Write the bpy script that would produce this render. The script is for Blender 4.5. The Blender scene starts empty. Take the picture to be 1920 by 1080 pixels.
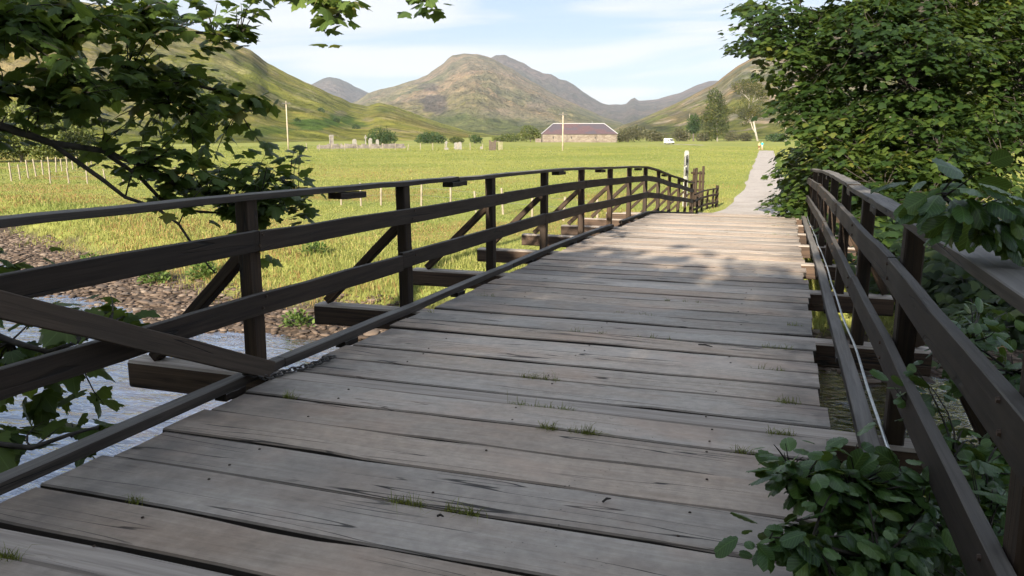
import bpy, bmesh, math, random
import numpy as np
from mathutils import Vector, Matrix

random.seed(7)
rng = np.random.default_rng(11)
S = bpy.context.scene
COL = S.collection
R = math.radians

# ------------------------------------------------------------------ camera
EYE = 1.6
FPX, HOR, VPX = 1500.0, 250.0, 1476.0          # focal length, horizon row and bridge vanishing point of the photograph
PITCH = math.atan((540 - HOR) / FPX)
YAW = math.atan2((VPX - 960) / FPX, math.cos(PITCH) + math.sin(PITCH) * (540 - HOR) / FPX)
cam_data = bpy.data.cameras.new('camera')
cam_data.sensor_width = 36.0
cam_data.lens = FPX / 1920 * 36.0
cam_data.clip_start = 0.05
cam_data.clip_end = 30000
cam = bpy.data.objects.new('camera', cam_data)
COL.objects.link(cam)
cam.location = (0, 0, EYE)
cam.rotation_euler = (R(90) - PITCH, 0, YAW)
S.camera = cam

# ------------------------------------------------------------------ world, sun, exposure
SUN_EL, SUN_AZ = R(22), R(-3)                    # the light travels forward along the bridge and a touch to the right
world = bpy.data.worlds.new('World')
S.world = world
world.use_nodes = True
wn = world.node_tree
wn.nodes.clear()
w_out = wn.nodes.new('ShaderNodeOutputWorld')
w_bg = wn.nodes.new('ShaderNodeBackground')
w_sky = wn.nodes.new('ShaderNodeTexSky')
w_sky.sky_type = 'NISHITA'
w_sky.sun_disc = False
w_sky.sun_elevation = SUN_EL
w_sky.sun_rotation = R(180) - SUN_AZ
w_sky.altitude = 50
w_sky.air_density = 1.0
w_sky.dust_density = 0.15
w_sky.ozone_density = 2.5
w_bg.inputs['Strength'].default_value = 0.095
# thin high cloud streaks mixed over the sky, in the same way in every direction
w_tc = wn.nodes.new('ShaderNodeTexCoord')
w_sep = wn.nodes.new('ShaderNodeSeparateXYZ')
wn.links.new(w_tc.outputs['Generated'], w_sep.inputs[0])
def wmath(op, a, b=None):
    n = wn.nodes.new('ShaderNodeMath'); n.operation = op
    for i, v in enumerate((a, b)):
        if v is None: continue
        if isinstance(v, (int, float)): n.inputs[i].default_value = v
        else: wn.links.new(v, n.inputs[i])
    return n.outputs[0]
zc = wmath('ADD', wmath('MAXIMUM', w_sep.outputs[2], 0.0), 0.14)
cx = wmath('DIVIDE', w_sep.outputs[0], zc)
cy = wmath('DIVIDE', w_sep.outputs[1], zc)
w_comb = wn.nodes.new('ShaderNodeCombineXYZ')
wn.links.new(wmath('MULTIPLY', cx, 0.55), w_comb.inputs[0])
wn.links.new(wmath('MULTIPLY', cy, 1.25), w_comb.inputs[1])
w_noise = wn.nodes.new('ShaderNodeTexNoise')
w_noise.inputs['Scale'].default_value = 0.8
w_noise.inputs['Detail'].default_value = 6.5
w_noise.inputs['Roughness'].default_value = 0.52
w_noise.inputs['Distortion'].default_value = 0.9
wn.links.new(w_comb.outputs[0], w_noise.inputs['Vector'])
w_ramp = wn.nodes.new('ShaderNodeMapRange')
w_ramp.interpolation_type = 'SMOOTHSTEP'
w_ramp.inputs['From Min'].default_value = 0.42
w_ramp.inputs['From Max'].default_value = 0.62
w_ramp.inputs['To Max'].default_value = 0.8
wn.links.new(w_noise.outputs['Fac'], w_ramp.inputs['Value'])
w_veil = wn.nodes.new('ShaderNodeMix'); w_veil.data_type = 'RGBA'      # an even veil of thin high cloud
w_veil.inputs[0].default_value = 0.78
wn.links.new(w_sky.outputs[0], w_veil.inputs[6])
w_veil.inputs[7].default_value = (1.78, 2.25, 3.0, 1)
w_mix = wn.nodes.new('ShaderNodeMix'); w_mix.data_type = 'RGBA'
wn.links.new(w_ramp.outputs[0], w_mix.inputs[0])
wn.links.new(w_veil.outputs[2], w_mix.inputs[6])
w_mix.inputs[7].default_value = (4.1, 4.15, 4.2, 1)
wn.links.new(w_mix.outputs[2], w_bg.inputs['Color'])
wn.links.new(w_bg.outputs[0], w_out.inputs[0])

sun_data = bpy.data.lights.new('sun', 'SUN')
sun_data.energy = 5.0
sun_data.angle = R(0.55)
sun_data.color = (1.0, 0.90, 0.74)
sun = bpy.data.objects.new('sun', sun_data)
COL.objects.link(sun)
LDIR = Vector((-math.sin(SUN_AZ) * math.cos(SUN_EL), math.cos(SUN_AZ) * math.cos(SUN_EL), -math.sin(SUN_EL)))
sun.rotation_euler = LDIR.to_track_quat('-Z', 'Y').to_euler()
sun.location = (0, -30, 40)

S.view_settings.view_transform = 'Standard'
S.view_settings.look = 'None'
S.view_settings.gamma = 1.0
S.view_settings.exposure = 1.38
S.render.engine = 'CYCLES'
S.cycles.use_denoising = True
S.cycles.max_bounces = 6
S.cycles.diffuse_bounces = 3
S.cycles.glossy_bounces = 3
S.cycles.transmission_bounces = 4
S.cycles.transparent_max_bounces = 6
S.cycles.volume_bounces = 0
S.cycles.use_adaptive_sampling = True
S.cycles.adaptive_threshold = 0.03
S.cycles.caustics_reflective = False
S.cycles.caustics_refractive = False

# ------------------------------------------------------------------ helpers
def at(u, v, d):
    """the point d metres in front of the camera plane behind pixel (u, v) of the 1920x1080 photograph"""
    a, b = (u - 960) / FPX, (540 - v) / FPX
    up = math.cos(PITCH) * b - math.sin(PITCH)
    fw = math.cos(PITCH) + math.sin(PITCH) * b
    x = a * math.cos(YAW) - fw * math.sin(YAW)
    y = a * math.sin(YAW) + fw * math.cos(YAW)
    return Vector((x * d, y * d, EYE + up * d))
def at_h(u, v, h):
    """level distance h instead of depth"""
    p = at(u, v, 1.0)
    return at(u, v, h / math.hypot(p.x, p.y))
def project(P):
    P = np.asarray(P, float).reshape(-1, 3) - np.array([0, 0, EYE])
    r = P[:, 0] * math.cos(YAW) + P[:, 1] * math.sin(YAW)
    f = -P[:, 0] * math.sin(YAW) + P[:, 1] * math.cos(YAW)
    dep = f * math.cos(PITCH) - P[:, 2] * math.sin(PITCH)
    up = f * math.sin(PITCH) + P[:, 2] * math.cos(PITCH)
    dep = np.where(np.abs(dep) < 1e-6, 1e-6, dep)
    return np.stack([960 + FPX * r / dep, 540 - FPX * up / dep, dep], 1)

def _hash(ix, iy, seed):
    h = (ix.astype(np.int64) * 374761393 + iy.astype(np.int64) * 668265263 + seed * 974634617) & 0x7fffffff
    h = ((h ^ (h >> 13)) * 1274126177) & 0x7fffffff
    return ((h ^ (h >> 16)) & 0xffff) / 65535.0
def vnoise(x, y, seed=0):
    x = np.asarray(x, float); y = np.asarray(y, float)
    ix, iy = np.floor(x), np.floor(y)
    fx, fy = x - ix, y - iy
    fx = fx * fx * fx * (fx * (fx * 6 - 15) + 10); fy = fy * fy * fy * (fy * (fy * 6 - 15) + 10)
    a = _hash(ix, iy, seed); b = _hash(ix + 1, iy, seed); c = _hash(ix, iy + 1, seed); d = _hash(ix + 1, iy + 1, seed)
    return (a * (1 - fx) + b * fx) * (1 - fy) + (c * (1 - fx) + d * fx) * fy
def fbm(x, y, octv=5, seed=0, gain=0.5, ridged=False):
    s = 0; a = 1; t = 0
    for i in range(octv):
        n = vnoise(x * 2 ** i, y * 2 ** i, seed + i * 17)
        if ridged: n = 1 - np.abs(2 * n - 1)
        s = s + a * n; t += a; a *= gain
    return s / t
def smooth(e0, e1, x):
    t = np.clip((np.asarray(x, float) - e0) / (e1 - e0), 0, 1)
    return t * t * (3 - 2 * t)

def tag(o, label=None, cat=None, group=None, kind=None):
    if label: o['label'] = label
    if cat: o['category'] = cat
    if group: o['group'] = group
    if kind: o['kind'] = kind
    return o
def empty(name, loc=(0, 0, 0)):
    o = bpy.data.objects.new(name, None)
    o.empty_display_size = 0.2
    o.location = loc
    COL.objects.link(o)
    return o
def mesh_np(name, V, F, attrs=None, smooth_shade=False):
    """V (n,3); F list of arrays (m,3)/(m,4) or a list of tuples"""
    me = bpy.data.meshes.new(name)
    V = np.asarray(V, np.float32)
    if isinstance(F, np.ndarray): F = [F]
    if isinstance(F, list) and len(F) and not isinstance(F[0], np.ndarray):
        me.from_pydata(V.tolist(), [], F)
    else:
        counts = np.concatenate([np.full(len(f), f.shape[1], np.int32) for f in F])
        idx = np.concatenate([f.ravel() for f in F]).astype(np.int32)
        starts = np.concatenate([[0], np.cumsum(counts)[:-1]]).astype(np.int32)
        me.vertices.add(len(V)); me.vertices.foreach_set('co', V.ravel())
        me.loops.add(len(idx)); me.loops.foreach_set('vertex_index', idx)
        me.polygons.add(len(counts)); me.polygons.foreach_set('loop_start', starts)
        me.polygons.foreach_set('loop_total', counts)
        me.update(calc_edges=True)
    if smooth_shade:
        me.polygons.foreach_set('use_smooth', np.ones(len(me.polygons), bool))
    if attrs:
        for k, a in attrs.items():
            a = np.asarray(a, np.float32)
            if a.ndim == 1:
                at_ = me.attributes.new(k, 'FLOAT', 'POINT'); at_.data.foreach_set('value', a)
            else:
                at_ = me.attributes.new(k, 'FLOAT_COLOR', 'POINT')
                if a.shape[1] == 3: a = np.concatenate([a, np.ones((len(a), 1), np.float32)], 1)
                at_.data.foreach_set('color', a.ravel())
    me.validate()
    return me
def link(name, me, m=None, parent=None, mat4=None):
    if m and not me.materials: me.materials.append(m)
    o = bpy.data.objects.new(name, me)
    COL.objects.link(o)
    if mat4 is not None: o.matrix_world = mat4
    if parent: set_parent(o, parent)
    return o
def set_parent(o, p):
    """keep the world place of o under p"""
    o.parent = p
    M = world_of(p)
    o.matrix_parent_inverse = M.inverted()
def world_of(p):
    M = Matrix.LocRotScale(p.location, p.rotation_euler, p.scale)
    if p.parent: M = world_of(p.parent) @ p.matrix_parent_inverse @ M
    return M

class MB:
    """collects vertices and faces of several simple shapes that make ONE mesh"""
    def __init__(s): s.v = []; s.f = []
    def add(s, V, F):
        o = len(s.v)
        s.v += [tuple(p) for p in V]
        s.f += [tuple(i + o for i in f) for f in F]
        return s
    def box(s, c, d, M=None):
        c = Vector(c); V = []
        for dx in (-.5, .5):
            for dy in (-.5, .5):
                for dz in (-.5, .5):
                    p = Vector((dx * d[0], dy * d[1], dz * d[2]))
                    V.append(c + (M @ p if M else p))
        return s.add(V, [(0, 1, 3, 2), (4, 6, 7, 5), (0, 4, 5, 1), (2, 3, 7, 6), (0, 2, 6, 4), (1, 5, 7, 3)])
    def tube(s, pts, rad, n=6, cap=True):
        V, F = tube_arrays(pts, rad, n, cap)
        return s.add(V, F)
    def prism(s, poly, y0, y1):
        n = len(poly)
        V = [(x, y0, z) for x, z in poly] + [(x, y1, z) for x, z in poly]
        F = [tuple(range(n)), tuple(range(2 * n - 1, n - 1, -1))] + [(i, i + n, (i + 1) % n + n, (i + 1) % n) for i in range(n)]
        return s.add(V, F)
    def mesh(s, name): return mesh_np(name, s.v, s.f)
    def build(s, name, m, parent=None, mat4=None, smooth_shade=False, bevel=0):
        me = s.mesh(name)
        if bevel:
            bm = bmesh.new(); bm.from_mesh(me)
            bmesh.ops.recalc_face_normals(bm, faces=bm.faces)
            bmesh.ops.bevel(bm, geom=bm.edges[:], offset=bevel, segments=1, affect='EDGES')
            bm.to_mesh(me); bm.free()
        else:
            bm = bmesh.new(); bm.from_mesh(me); bmesh.ops.recalc_face_normals(bm, faces=bm.faces); bm.to_mesh(me); bm.free()
        if smooth_shade: me.polygons.foreach_set('use_smooth', np.ones(len(me.polygons), bool))
        return link(name, me, m, parent, mat4)
def tube_arrays(pts, rad, n=6, cap=True):
    pts = [Vector(p) for p in pts]
    if not hasattr(rad, '__len__'): rad = [rad] * len(pts)
    V = []; F = []
    up = Vector((0.13, 0.21, 1)).normalized()
    for i, p in enumerate(pts):
        t = (pts[min(i + 1, len(pts) - 1)] - pts[max(i - 1, 0)])
        t = t.normalized() if t.length > 1e-9 else Vector((0, 0, 1))
        a = t.cross(up)
        if a.length < 1e-3: a = t.cross(Vector((1, 0, 0)))
        a.normalize(); b = t.cross(a)
        for k in range(n):
            th = 2 * math.pi * k / n
            V.append(p + (a * math.cos(th) + b * math.sin(th)) * rad[i])
    for i in range(len(pts) - 1):
        for k in range(n):
            F.append((i * n + k, i * n + (k + 1) % n, (i + 1) * n + (k + 1) % n, (i + 1) * n + k))
    if cap:
        F.append(tuple(range(n - 1, -1, -1))); F.append(tuple((len(pts) - 1) * n + k for k in range(n)))
    return V, F

# ------------------------------------------------------------------ material helper
class Mat:
    def __init__(s, name):
        s.m = bpy.data.materials.new(name); s.m.use_nodes = True
        s.nt = s.m.node_tree; s.b = s.nt.nodes['Principled BSDF']; s.out = s.nt.nodes['Material Output']
    def n(s, t, ins=None, **kw):
        nd = s.nt.nodes.new(t)
        for k, v in kw.items(): setattr(nd, k, v)
        for k, v in (ins or {}).items(): s.set(nd.inputs[k], v)
        return nd
    def set(s, sock, v):
        if isinstance(v, bpy.types.NodeSocket): s.nt.links.new(v, sock)
        else:
            if isinstance(v, (tuple, list)) and len(v) == 3 and sock.type == 'RGBA': v = (*v, 1)
            sock.default_value = v
    def p(s, **kw):
        for k, v in kw.items(): s.set(s.b.inputs[k.replace('_', ' ')], v)
        return s
    def math(s, op, a, b=0.0, c=None):
        nd = s.n('ShaderNodeMath', {0: a, 1: b}, operation=op)
        if c is not None: s.set(nd.inputs[2], c)
        return nd.outputs[0]
    def coord(s, kind='Object'): return s.n('ShaderNodeTexCoord').outputs[kind]
    def geo(s, k='Position'): return s.n('ShaderNodeNewGeometry').outputs[k]
    def mapping(s, vec, scale=(1, 1, 1), loc=(0, 0, 0)):
        return s.n('ShaderNodeMapping', {'Vector': vec, 'Scale': scale, 'Location': loc}).outputs[0]
    def noise(s, vec, scale=1, detail=4, rough=.5, dist=0, out='Fac'):
        return s.n('ShaderNodeTexNoise', {'Vector': vec, 'Scale': scale, 'Detail': detail, 'Roughness': rough, 'Distortion': dist}).outputs[out]
    def voro(s, vec, scale=1, feature='F1', out='Distance', rnd=1.0):
        return s.n('ShaderNodeTexVoronoi', {'Vector': vec, 'Scale': scale, 'Randomness': rnd}, feature=feature).outputs[out]
    def rng(s, v, a, b, c=0.0, d=1.0, interp='SMOOTHSTEP'):
        return s.n('ShaderNodeMapRange', {'Value': v, 'From Min': a, 'From Max': b, 'To Min': c, 'To Max': d}, interpolation_type=interp).outputs[0]
    def mix(s, f, a, b, blend='MIX'):
        nd = s.n('ShaderNodeMix', data_type='RGBA', blend_type=blend)
        s.set(nd.inputs[0], f); s.set(nd.inputs[6], a); s.set(nd.inputs[7], b)
        return nd.outputs[2]
    def ramp(s, f, stops):
        nd = s.n('ShaderNodeValToRGB', {0: f})
        el = nd.color_ramp.elements
        while len(el) > 1: el.remove(el[-1])
        el[0].position = stops[0][0]; el[0].color = (*stops[0][1], 1)
        for pos, c in stops[1:]:
            e = el.new(pos); e.color = (*c, 1)
        return nd.outputs[0]
    def bump(s, h, strength=.5, dist=.01):
        s.set(s.b.inputs['Normal'], s.n('ShaderNodeBump', {'Height': h, 'Strength': strength, 'Distance': dist}).outputs[0])
        return s
    def attr(s, name, out='Fac'): return s.n('ShaderNodeAttribute', attribute_name=name).outputs[out]
    def rand(s): return s.n('ShaderNodeObjectInfo').outputs['Random']

def simple(name, col, rough=.7, var=.25, scale=6, bump=0.0, metal=0.0):
    M = Mat(name)
    nz = M.noise(M.coord(), scale, 5)
    M.p(Base_Color=M.mix(M.rng(nz, .3, .7), tuple(c * (1 - var) for c in col), tuple(min(1, c * (1 + var)) for c in col)), Roughness=rough, Metallic=metal)
    if bump: M.bump(nz, bump, .02)
    return M.m

def wood(name, dark, light, stain, deck=False, topgrey=None, stain_amt=.5, rough=.75):
    """weathered timber, grain along the piece's own X axis"""
    M = Mat(name)
    r = M.rand()
    off = M.n('ShaderNodeCombineXYZ', {0: M.math('MULTIPLY', r, 37.0), 1: M.math('MULTIPLY', r, 91.0), 2: M.math('MULTIPLY', r, 53.0)}).outputs[0]
    v = M.n('ShaderNodeVectorMath', {0: M.coord(), 1: off}, operation='ADD').outputs[0]
    grain = M.noise(M.mapping(v, (1.3, 34, 34)), 1.0, 6, .6, .6)
    fine = M.noise(M.mapping(v, (4, 130, 130)), 1.0, 3, .6)
    big = M.noise(M.mapping(v, (1.2, 3.2, 3.2)), 1.0, 4, .55)
    c = M.mix(M.rng(grain, .28, .72), dark, light)
    c = M.mix(M.math('MULTIPLY', M.rng(big, .42, .72), stain_amt), c, stain)
    c = M.mix(M.math('MULTIPLY', M.rng(fine, .5, .75), .22 if deck else .32), c, tuple(x * .4 for x in dark))
    # drying cracks along the grain
    ck = M.noise(M.mapping(v, (.34, 8, 8)), 1.0, 2, .4, .25)
    crack = M.math('MULTIPLY', M.rng(M.math('ABSOLUTE', M.math('SUBTRACT', ck, .5)), .0025, .008, 1, 0),
                   M.rng(M.noise(M.mapping(v, (.9, 2, 2), (7, 3, 1)), 1.0, 2), .44, .52))
    c = M.mix(M.math('MULTIPLY', crack, .9), c, (.012, .010, .009))
    # knots
    kn = M.voro(M.mapping(v, (1.7, 5.2, 5.2)), 1.0)
    knot = M.rng(kn, .03, .10, 1, 0)
    c = M.mix(M.math('MULTIPLY', knot, .55), c, tuple(x * .45 for x in dark))
    # each piece has its own tone
    tone = M.rng(r, 0, 1, .74, 1.2, 'LINEAR')
    c = M.mix(1.0, c, M.n('ShaderNodeCombineColor', {0: tone, 1: tone, 2: tone}).outputs[0], 'MULTIPLY')
    h = M.math('ADD', M.math('MULTIPLY', grain, .5), M.math('MULTIPLY', fine, .25))
    h = M.math('SUBTRACT', h, M.math('MULTIPLY', crack, 1.6))
    if deck:
        P = M.geo()
        hue = M.n('ShaderNodeTexWhiteNoise', {'W': M.math('MULTIPLY', r, 77.0)}, noise_dimensions='1D').outputs[0]
        c = M.mix(1.0, c, M.ramp(hue, [(0, (1.0, .93, .86)), (.35, (1, 1, 1)), (.7, (.93, .97, 1.0)), (1, (1.06, .98, .90))]), 'MULTIPLY')
        c = M.mix(1.0, c, M.ramp(M.noise(P, 14.0, 6, .7), [(.3, (.80, .80, .80)), (.7, (1.14, 1.13, 1.12))]), 'MULTIPLY')
        wear = M.noise(M.mapping(P, (1.1, 1.6, 1)), 1.0, 4, .55)
        c = M.mix(M.math('MULTIPLY', M.rng(wear, .50, .70), .38), c, (.54, .37, .27))
        blk = M.noise(M.mapping(P, (.8, 1.3, 1), (5, 9, 0)), 1.0, 5, .6)
        c = M.mix(M.math('MULTIPLY', M.rng(blk, .52, .75), .5), c, (.20, .175, .15))
        # dark ends that stay damp, pale walked-on middle
        sx = M.n('ShaderNodeSeparateXYZ', {0: P}).outputs[0]
        edge = M.math('MAXIMUM', M.rng(sx, -2.2, -3.1, 0, 1), M.rng(sx, -.25, .3, 0, 1))
        c = M.mix(M.math('MULTIPLY', edge, M.rng(M.noise(P, 4.0, 4), .3, .7, .25, .7)), c, (.085, .078, .074))
        # grit and droppings, thicker in two wheel lines
        sp = M.voro(M.mapping(P, (1, 1, 1)), 34.0)
        lane = M.math('MAXIMUM', M.rng(M.math('ABSOLUTE', M.math('ADD', sx, .75)), .10, .34, 1, 0), .12)
        msk = M.math('MULTIPLY', M.rng(sp, .07, .16, 1, 0), M.math('MULTIPLY', lane, M.rng(M.noise(P, 9.0, 3), .48, .62)))
        c = M.mix(msk, c, (.035, .028, .022))
        h = M.math('ADD', h, M.math('MULTIPLY', msk, .8))
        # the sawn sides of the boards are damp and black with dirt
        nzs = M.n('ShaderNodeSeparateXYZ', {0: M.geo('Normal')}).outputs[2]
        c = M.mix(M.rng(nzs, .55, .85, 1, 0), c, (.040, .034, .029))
    if topgrey:
        nzz = M.n('ShaderNodeSeparateXYZ', {0: M.geo('Normal')}).outputs[2]
        c = M.mix(M.rng(nzz, .5, .8), c, M.mix(M.rng(grain, .28, .72), tuple(x * .6 for x in topgrey), topgrey))
    M.p(Base_Color=c, Roughness=M.rng(big, .3, .7, rough - .1, rough + .1), Specular_IOR_Level=.3)
    M.bump(h, .55, .006)
    return M.m

M_DECK = wood('deck_wood', (.440, .372, .310), (.530, .456, .388), (.45, .338, .258), deck=True, rough=.7)
M_RAIL = wood('rail_wood', (.015, .010, .0075), (.040, .028, .020), (.060, .044, .033), stain_amt=.4, topgrey=(.125, .112, .10))
M_POST = wood('post_wood', (.018, .011, .007), (.052, .032, .019), (.076, .047, .028), stain_amt=.4)
M_CAP = wood('cap_wood', (.034, .027, .022), (.082, .067, .056), (.06, .045, .034), stain_amt=.5, topgrey=(.20, .182, .165))
M_BEAM = wood('beam_wood', (.030, .018, .012), (.092, .057, .037), (.065, .047, .036), stain_amt=.45, topgrey=(.48, .41, .35))
M_DIAG = wood('loose_wood', (.042, .030, .022), (.098, .070, .051), (.075, .062, .05), stain_amt=.4)

def leaf_mat(name, dark, mid, light, yellow, objs=False, gloss=.45, trans=.35, yel=.90, veins=None):
    M = Mat(name)
    t = M.rand() if objs else M.attr('tint')
    c = M.ramp(t, [(0.0, dark), (.45, mid), (.85, light), (yel, light), (1.0, yellow)])
    nz = M.noise(M.geo(), 3.0, 3)
    c = M.mix(M.math('MULTIPLY', M.rng(nz, .35, .65), .25), c, dark)
    if veins:
        lx = M.math('ABSOLUTE', M.attr('lu')); ly = M.attr('lv')
        if veins == 'palmate':
            th = M.math('ARCTAN2', lx, M.math('ADD', ly, .03))
            v = M.rng(M.math('COSINE', M.math('MULTIPLY', th, 9.4)), .95, 1.0)
        else:
            v = M.math('MAXIMUM', M.rng(lx, .012, .03, 1, 0), M.rng(M.math('SINE', M.math('MULTIPLY', M.math('SUBTRACT', ly, M.math('MULTIPLY', lx, .9)), 50.0)), .72, 1.0))
        c = M.mix(M.math('MULTIPLY', v, .32), c, tuple(min(1, q * 2.2 + .02) for q in light))
        M.bump(v, -.35, .004)
    M.p(Base_Color=c, Roughness=gloss, Specular_IOR_Level=.35)
    tr = M.n('ShaderNodeBsdfTranslucent', {'Color': M.mix(.5, c, (.25, .32, .03))})
    mx = M.n('ShaderNodeMixShader', {0: trans, 1: M.b.outputs[0], 2: tr.outputs[0]})
    M.nt.links.new(mx.outputs[0], M.out.inputs[0])
    return M.m
# ==================================================================
# ------------------------------------------------------------------ ground, river, track
FIELD, WATER = -1.6, -2.5
SHX = [-400, -120, -60, -40, -29, -25, -17.8, -12.3, -8.2, -3, 1, 5, 12, 30, 80, 400]
SHY = [180, 66, 36, 27.5, 21.6, 19.6, 16.0, 13.9, 13.65, 14.0, 14.6, 15.4, 17, 22, 40, 160]
NSX = [-400, -120, -60, -30, -14, -8, -3.5, 1, 4, 12, 40, 400]
NSY = [150, 40, 20, 8.0, 3.0, 1.6, 0.9, 1.0, 1.2, 3.0, 10, 120]
def shore_d(x, y):
    wob = (fbm(x / 3.1, y / 3.1, 3, 5) - .5) * 1.6 * smooth(0, 3, np.abs(x + 1.4))
    return (y - np.interp(x, SHX, SHY)) * .86 + wob
def gh(x, y):
    x = np.asarray(x, float); y = np.asarray(y, float)
    r = np.hypot(x, y)
    d = shore_d(x, y)
    lump = (fbm(x / 2.3, y / 2.3, 3, 21) - .5) * .16 * smooth(4, 8, d)
    roll = (fbm(x / 38, y / 38, 3, 31) - .5) * .5 * smooth(45, 90, r)
    field = FIELD + lump + roll
    track = np.exp(-((x - np.interp(y, [32, 46, 157], [-1.1, -.95, -3.45])) / 3.2) ** 2) * smooth(26, 34, y)
    field = field * (1 - track) + (FIELD + .02) * track
    far = np.interp(d, [-7, -3, -1, 0, .8, 1.8, 2.4, 4.3], [-3.4, -3.0, -2.66, -2.5, -2.40, -2.28, -1.95, 0])
    t = smooth(2.3, 3.8, d)
    farz = np.where(d < 2.4, far, -1.95 * (1 - t) + field * t)
    farz = np.where(d > 3.8, field, farz)
    peb = (fbm(x / .5, y / .5, 2, 77) - .5) * .08
    farz = farz + np.where((d > -2) & (d < 3), peb, 0)
    dn = np.interp(x, NSX, NSY) - y + (fbm(x / 2.5, y / 2.5, 3, 8) - .5) * 1.2
    near = np.interp(dn, [-5, -2, -.4, .3, 1.4, 3.2, 60, 400], [-9, -3.2, -2.6, -2.2, -1.2, -.3, -.2, 1.0])
    return np.maximum(farz, near)

def axis(a, b, step, lo, hi, g=1.11):
    c = list(np.arange(a, b, step))
    p, s = c[-1], step
    right = []
    while p < hi: s *= g; p += s; right.append(p)
    p, s = c[0], step
    left = []
    while p > lo: s *= g; p -= s; left.append(p)
    return np.array(left[::-1] + c + right)
gx = axis(-32, 14, .30, -7000, 7000)
gy = axis(-3, 30, .28, -500, 9000, 1.10)
GX, GY = np.meshgrid(gx, gy, indexing='ij')
GZ = gh(GX, GY)
def grid_faces(n, m):
    i, j = np.meshgrid(np.arange(n - 1), np.arange(m - 1), indexing='ij')
    a = (i * m + j).ravel()
    return np.stack([a, a + m, a + m + 1, a + 1], 1)
D = shore_d(GX, GY).ravel()
dnear = (np.interp(GX, NSX, NSY) - GY).ravel()
gravel = (1 - smooth(1.6, 2.5, D + (fbm(GX / .9, GY / .9, 3, 3).ravel() - .5) * 1.4)) * (1 - smooth(.2, 1.2, dnear))
rough_g = smooth(.46, .66, fbm(GX / 7, GY / 4.5, 4, 41)).ravel() * smooth(2, 5, D) * (1 - smooth(16, 45, D))

M = Mat('ground_grass')
P = M.geo()
n1 = M.noise(P, .045, 5, .55)
n2 = M.noise(P, .6, 5, .6)
n3 = M.noise(M.mapping(P, (1, 1, 1)), 5.0, 4, .65)
c = M.ramp(n1, [(.30, (.200, .230, .058)), (.50, (.265, .278, .074)), (.70, (.315, .303, .090))])
c = M.mix(M.math('MULTIPLY', M.rng(n2, .42, .70), .35), c, (.165, .205, .042))
c = M.mix(M.math('MULTIPLY', M.rng(n3, .50, .72), .30), c, (.14, .16, .028))
c = M.mix(M.math('MULTIPLY', M.attr('rough'), .45), c, (.275, .175, .065))
st = M.voro(P, 5.5, out='Color')
stc = M.mix(M.n('ShaderNodeSeparateColor', {0: st}).outputs[0], (.075, .050, .035), (.20, .145, .108))
stc = M.mix(M.rng(M.voro(P, 5.5), .25, .55), stc, (.06, .045, .035))
gm = M.attr('gravel')
c = M.mix(gm, c, stc)
M.p(Base_Color=c, Roughness=.95, Specular_IOR_Level=.1)
M.bump(M.math('ADD', M.math('MULTIPLY', n3, .5), n2), .8, .12)
ground = link('ground', mesh_np('ground', np.stack([GX, GY, GZ], -1).reshape(-1, 3), grid_faces(len(gx), len(gy)),
              {'gravel': gravel, 'rough': rough_g}, True), M.m)
tag(ground, kind='structure')

# water
wx = np.concatenate([np.linspace(-420, -70, 20), np.linspace(-65, 60, 40), np.linspace(70, 420, 20)])
wt = np.linspace(0, 1, 14)
WX = np.repeat(wx[:, None], len(wt), 1)
WY = (np.interp(wx, NSX, NSY) - 3.0)[:, None] * (1 - wt) + (np.interp(wx, SHX, SHY) + 3.4)[:, None] * wt
M = Mat('river_water')
P = M.geo()
r1 = M.noise(M.mapping(P, (1.0, 2.6, 1)), 1.5, 4, .55, .5)
r2 = M.noise(M.mapping(P, (1.0, 2.2, 1)), 4.0, 2, .45)
h = M.math('ADD', r1, M.math('MULTIPLY', r2, .18))
bmp = M.n('ShaderNodeBump', {'Height': h, 'Strength': .55, 'Distance': .10}).outputs[0]
bed = M.mix(M.rng(M.noise(P, 1.1, 5), .35, .7), (.020, .014, .009), (.070, .045, .022))
diff = M.n('ShaderNodeBsdfDiffuse', {'Color': bed, 'Normal': bmp})
gl = M.n('ShaderNodeBsdfGlossy', {'Color': (.86, .90, 1.0, 1), 'Roughness': .03, 'Normal': bmp})
fr = M.n('ShaderNodeFresnel', {'IOR': 1.75, 'Normal': bmp}).outputs[0]
mx = M.n('ShaderNodeMixShader', {0: M.math('MINIMUM', M.math('MULTIPLY', fr, 2.0), 1.0), 1: diff.outputs[0], 2: gl.outputs[0]})
M.nt.links.new(mx.outputs[0], M.out.inputs[0])
water = link('river_water', mesh_np('river_water', np.stack([WX, WY, np.full_like(WX, WATER)], -1).reshape(-1, 3), grid_faces(*WX.shape)), M.m)
tag(water, kind='structure')

# gravel track
def strip(name, cy, cx, w, lift, m, seed):
    ys = np.asarray(cy, float)
    k = 11
    V = []
    for i, y in enumerate(ys):
        for j in range(k):
            s = j / (k - 1) * 2 - 1
            e = (vnoise(np.array([y * .31]), np.array([s * 3 + seed]), seed)[0] - .5) * .22
            x = cx[i] + s * w[i] / 2 + e * abs(s) ** 3
            V.append((x, y, float(gh(x, y)) + lift - .045 * s ** 4 + .015 * math.cos(s * 6)))
    return link(name, mesh_np(name, np.array(V), grid_faces(len(ys), k), None, True), m)
M = Mat('track_gravel')
P = M.geo()
c = M.ramp(M.noise(P, 1.2, 6, .65), [(.3, (.33, .295, .265)), (.7, (.46, .41, .375))])
c = M.mix(M.rng(M.voro(P, 16), .05, .5), (.56, .50, .45), c)
c = M.mix(M.math('MULTIPLY', M.rng(M.noise(P, .5, 4), .5, .7), .3), c, (.26, .22, .18))
M.p(Base_Color=c, Roughness=.95, Specular_IOR_Level=.1)
M.bump(M.noise(P, 22, 4, .7), .6, .03)
M_TRACK = M.m
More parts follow.
